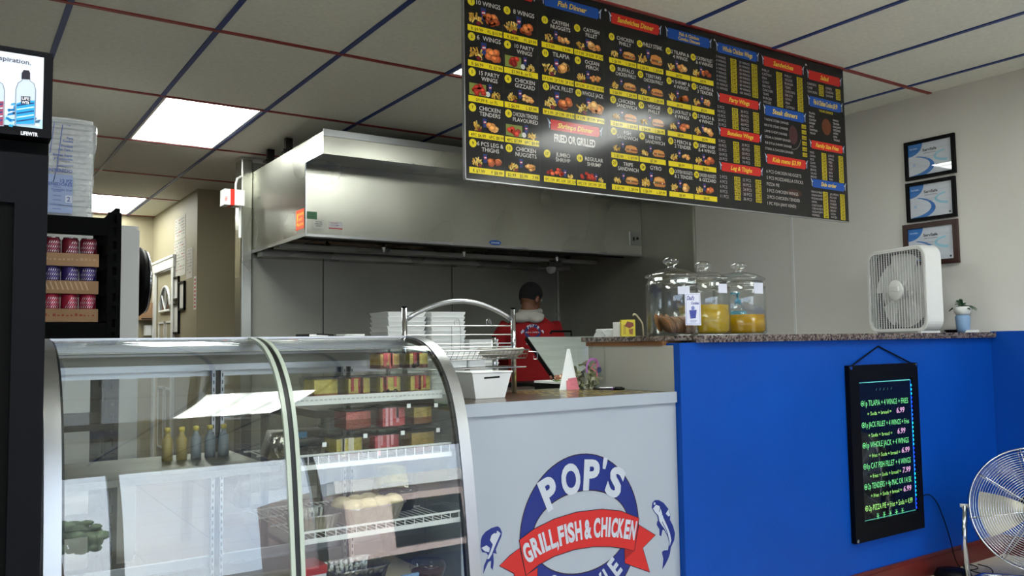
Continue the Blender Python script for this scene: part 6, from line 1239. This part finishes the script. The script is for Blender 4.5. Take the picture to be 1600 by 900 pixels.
# ------------------------------------------------------------------ ceiling light panels
LAB = {(1, 2): 'glowing ceiling light panel in front of the hood', (1, 5): 'glowing ceiling light panel over the far corridor', (3, 0): 'ceiling light panel hidden mostly by the menu board'}
LW = ['ceiling light panel over the dining side by the right wall', 'ceiling light panel over the dining side, middle', 'ceiling light panel over the dining side at the left', 'ceiling light panel by the shop window, middle', 'ceiling light panel by the shop window at the right']
for i, (ci, cj) in enumerate(sorted(lights, key=lambda p: -p[1])):
    x0 = .398+.6125*ci; y0 = 2.723+1.214*cj
    lab = LAB.get((ci, cj)) or LW.pop(0)
    l_ = thing('ceiling_light', lab, 'ceiling light', (x0+.306, y0+.607, CEIL), 'ceiling light panels')
    MB().mat('white_enamel').box(x0+.013, x0+.03, y0+.013, y0+1.201, CEIL-.002, CEIL+.03).box(x0+.583, x0+.6, y0+.013, y0+1.201, CEIL-.002, CEIL+.03).box(x0+.03, x0+.583, y0+.013, y0+.03, CEIL-.002, CEIL+.03).box(x0+.03, x0+.583, y0+1.184, y0+1.201, CEIL-.002, CEIL+.03).box(x0+.013, x0+.6, y0+.013, y0+1.201, CEIL+.03, CEIL+.04).build('frame', l_)
    MB().mat('lamp').box(x0+.03, x0+.583, y0+.03, y0+1.184, CEIL+.004, CEIL+.008).build('diffuser', l_)

# ------------------------------------------------------------------ outside the shop window (seen in reflections and from the side)
g = MB().mat('asphalt').box(-60, 60, -70, YF-.12, -.06, -.02).build('parking_lot'); g['kind'] = 'structure'
def tagged(o, l_, c, g_=None): return tag(o, l_, c, g_)
t = thing('strip_mall', 'long pale shop building across the parking lot', 'building', (12, -24, 0))
MB().mat('stucco').box(11.7, 40, -34, -24, 0, 4.6).mat('white_enamel').box(11.3, 40.4, -24.9, -23.6, 3.8, 4.9).build('walls', t)
for k in range(6): MB().mat('dark_glass').box(13.5+k*4.4, 16.4+k*4.4, -24.05, -23.95, .4, 2.9).build('shop_window', t)
t = thing('shop_house', 'lower brown building at the other side of the parking lot', 'building', (-14, -26, 0))
MB().mat('wood_edge').box(-26, -2, -36, -26, 0, 1.9).mat('dark_metal').box(-26.4, -1.6, -36.4, -25.6, 1.9, 2.2).build('walls', t)
for k in range(4): MB().mat('dark_glass').box(-24.5+k*4.6, -21.8+k*4.6, -26.05, -25.95, .4, 1.5).build('shop_window', t)
for i, (x, y, s_) in enumerate(((-.2, -28, 2.8), (3.4, -30, 3.4), (-8, -20, 2.0))):
    t = thing('tree', ['round leafy tree left of the gap between the buildings', 'taller leafy tree in the gap between the buildings', 'small leafy tree nearest the shop at the left'][i], 'tree', (x, y, 0), 'trees across the parking lot'); q = random.Random(i)
    MB().mat('wood_edge').smooth().tube([(x, y, 0), (x+.05, y, s_*.5), (x, y, s_*.9)], .12, 8, rads=[.16, .11, .07]).build('trunk', t)
    mb = MB().mat('leaf2').smooth()
    for k in range(150):
        a = q.uniform(0, 2*PI); e = q.uniform(-.6, 1.5); r = s_*.42*q.uniform(.5, 1); mb.ball((x+r*math.cos(a)*math.cos(e), y+r*math.sin(a)*math.cos(e), s_*1.05+r*.9*math.sin(e)), s_*q.uniform(.05, .1), 5, 4)
    mb.build('crown', t)
for i, (x, rz) in enumerate(((-3.6, 0), (-6.4, 0))):
    t = thing('parked_car', ['blue parked car outside nearest the middle of the shop window', 'blue parked car outside farther toward the left'][i], 'car', (x, -8, 0), 'cars parked outside')
    sec = [(-2.2, .35), (-2.25, .62), (-1.95, .82), (-1.15, .92), (-.55, 1.36), (.75, 1.40), (1.5, .98), (2.1, .9), (2.2, .6), (2.15, .35)]
    MB().mat('car_blue').extr([(x-.85, -8+a, z) for a, z in sec], (1.7, 0, 0)).build('body', t)
    MB().mat('dark_glass').extr([(x-.86, -8+a, z) for a, z in ((-1.0, .95), (-.5, 1.30), (.7, 1.33), (1.3, .98))], (1.72, 0, 0)).extr([(x-.7, -8+1.44, 1.0), (x+.7, -8+1.44, 1.0), (x+.62, -8+.84, 1.36), (x-.62, -8+.84, 1.36)], (0, .02, .02)).build('windows', t)
    for a in (-1.4, 1.35):
        for sx in (-.87, .67): MB().mat('rubber').smooth().cyl((x+sx, -8+a, .33), (x+sx+.2, -8+a, .33), .33, 20).build('wheel', t)
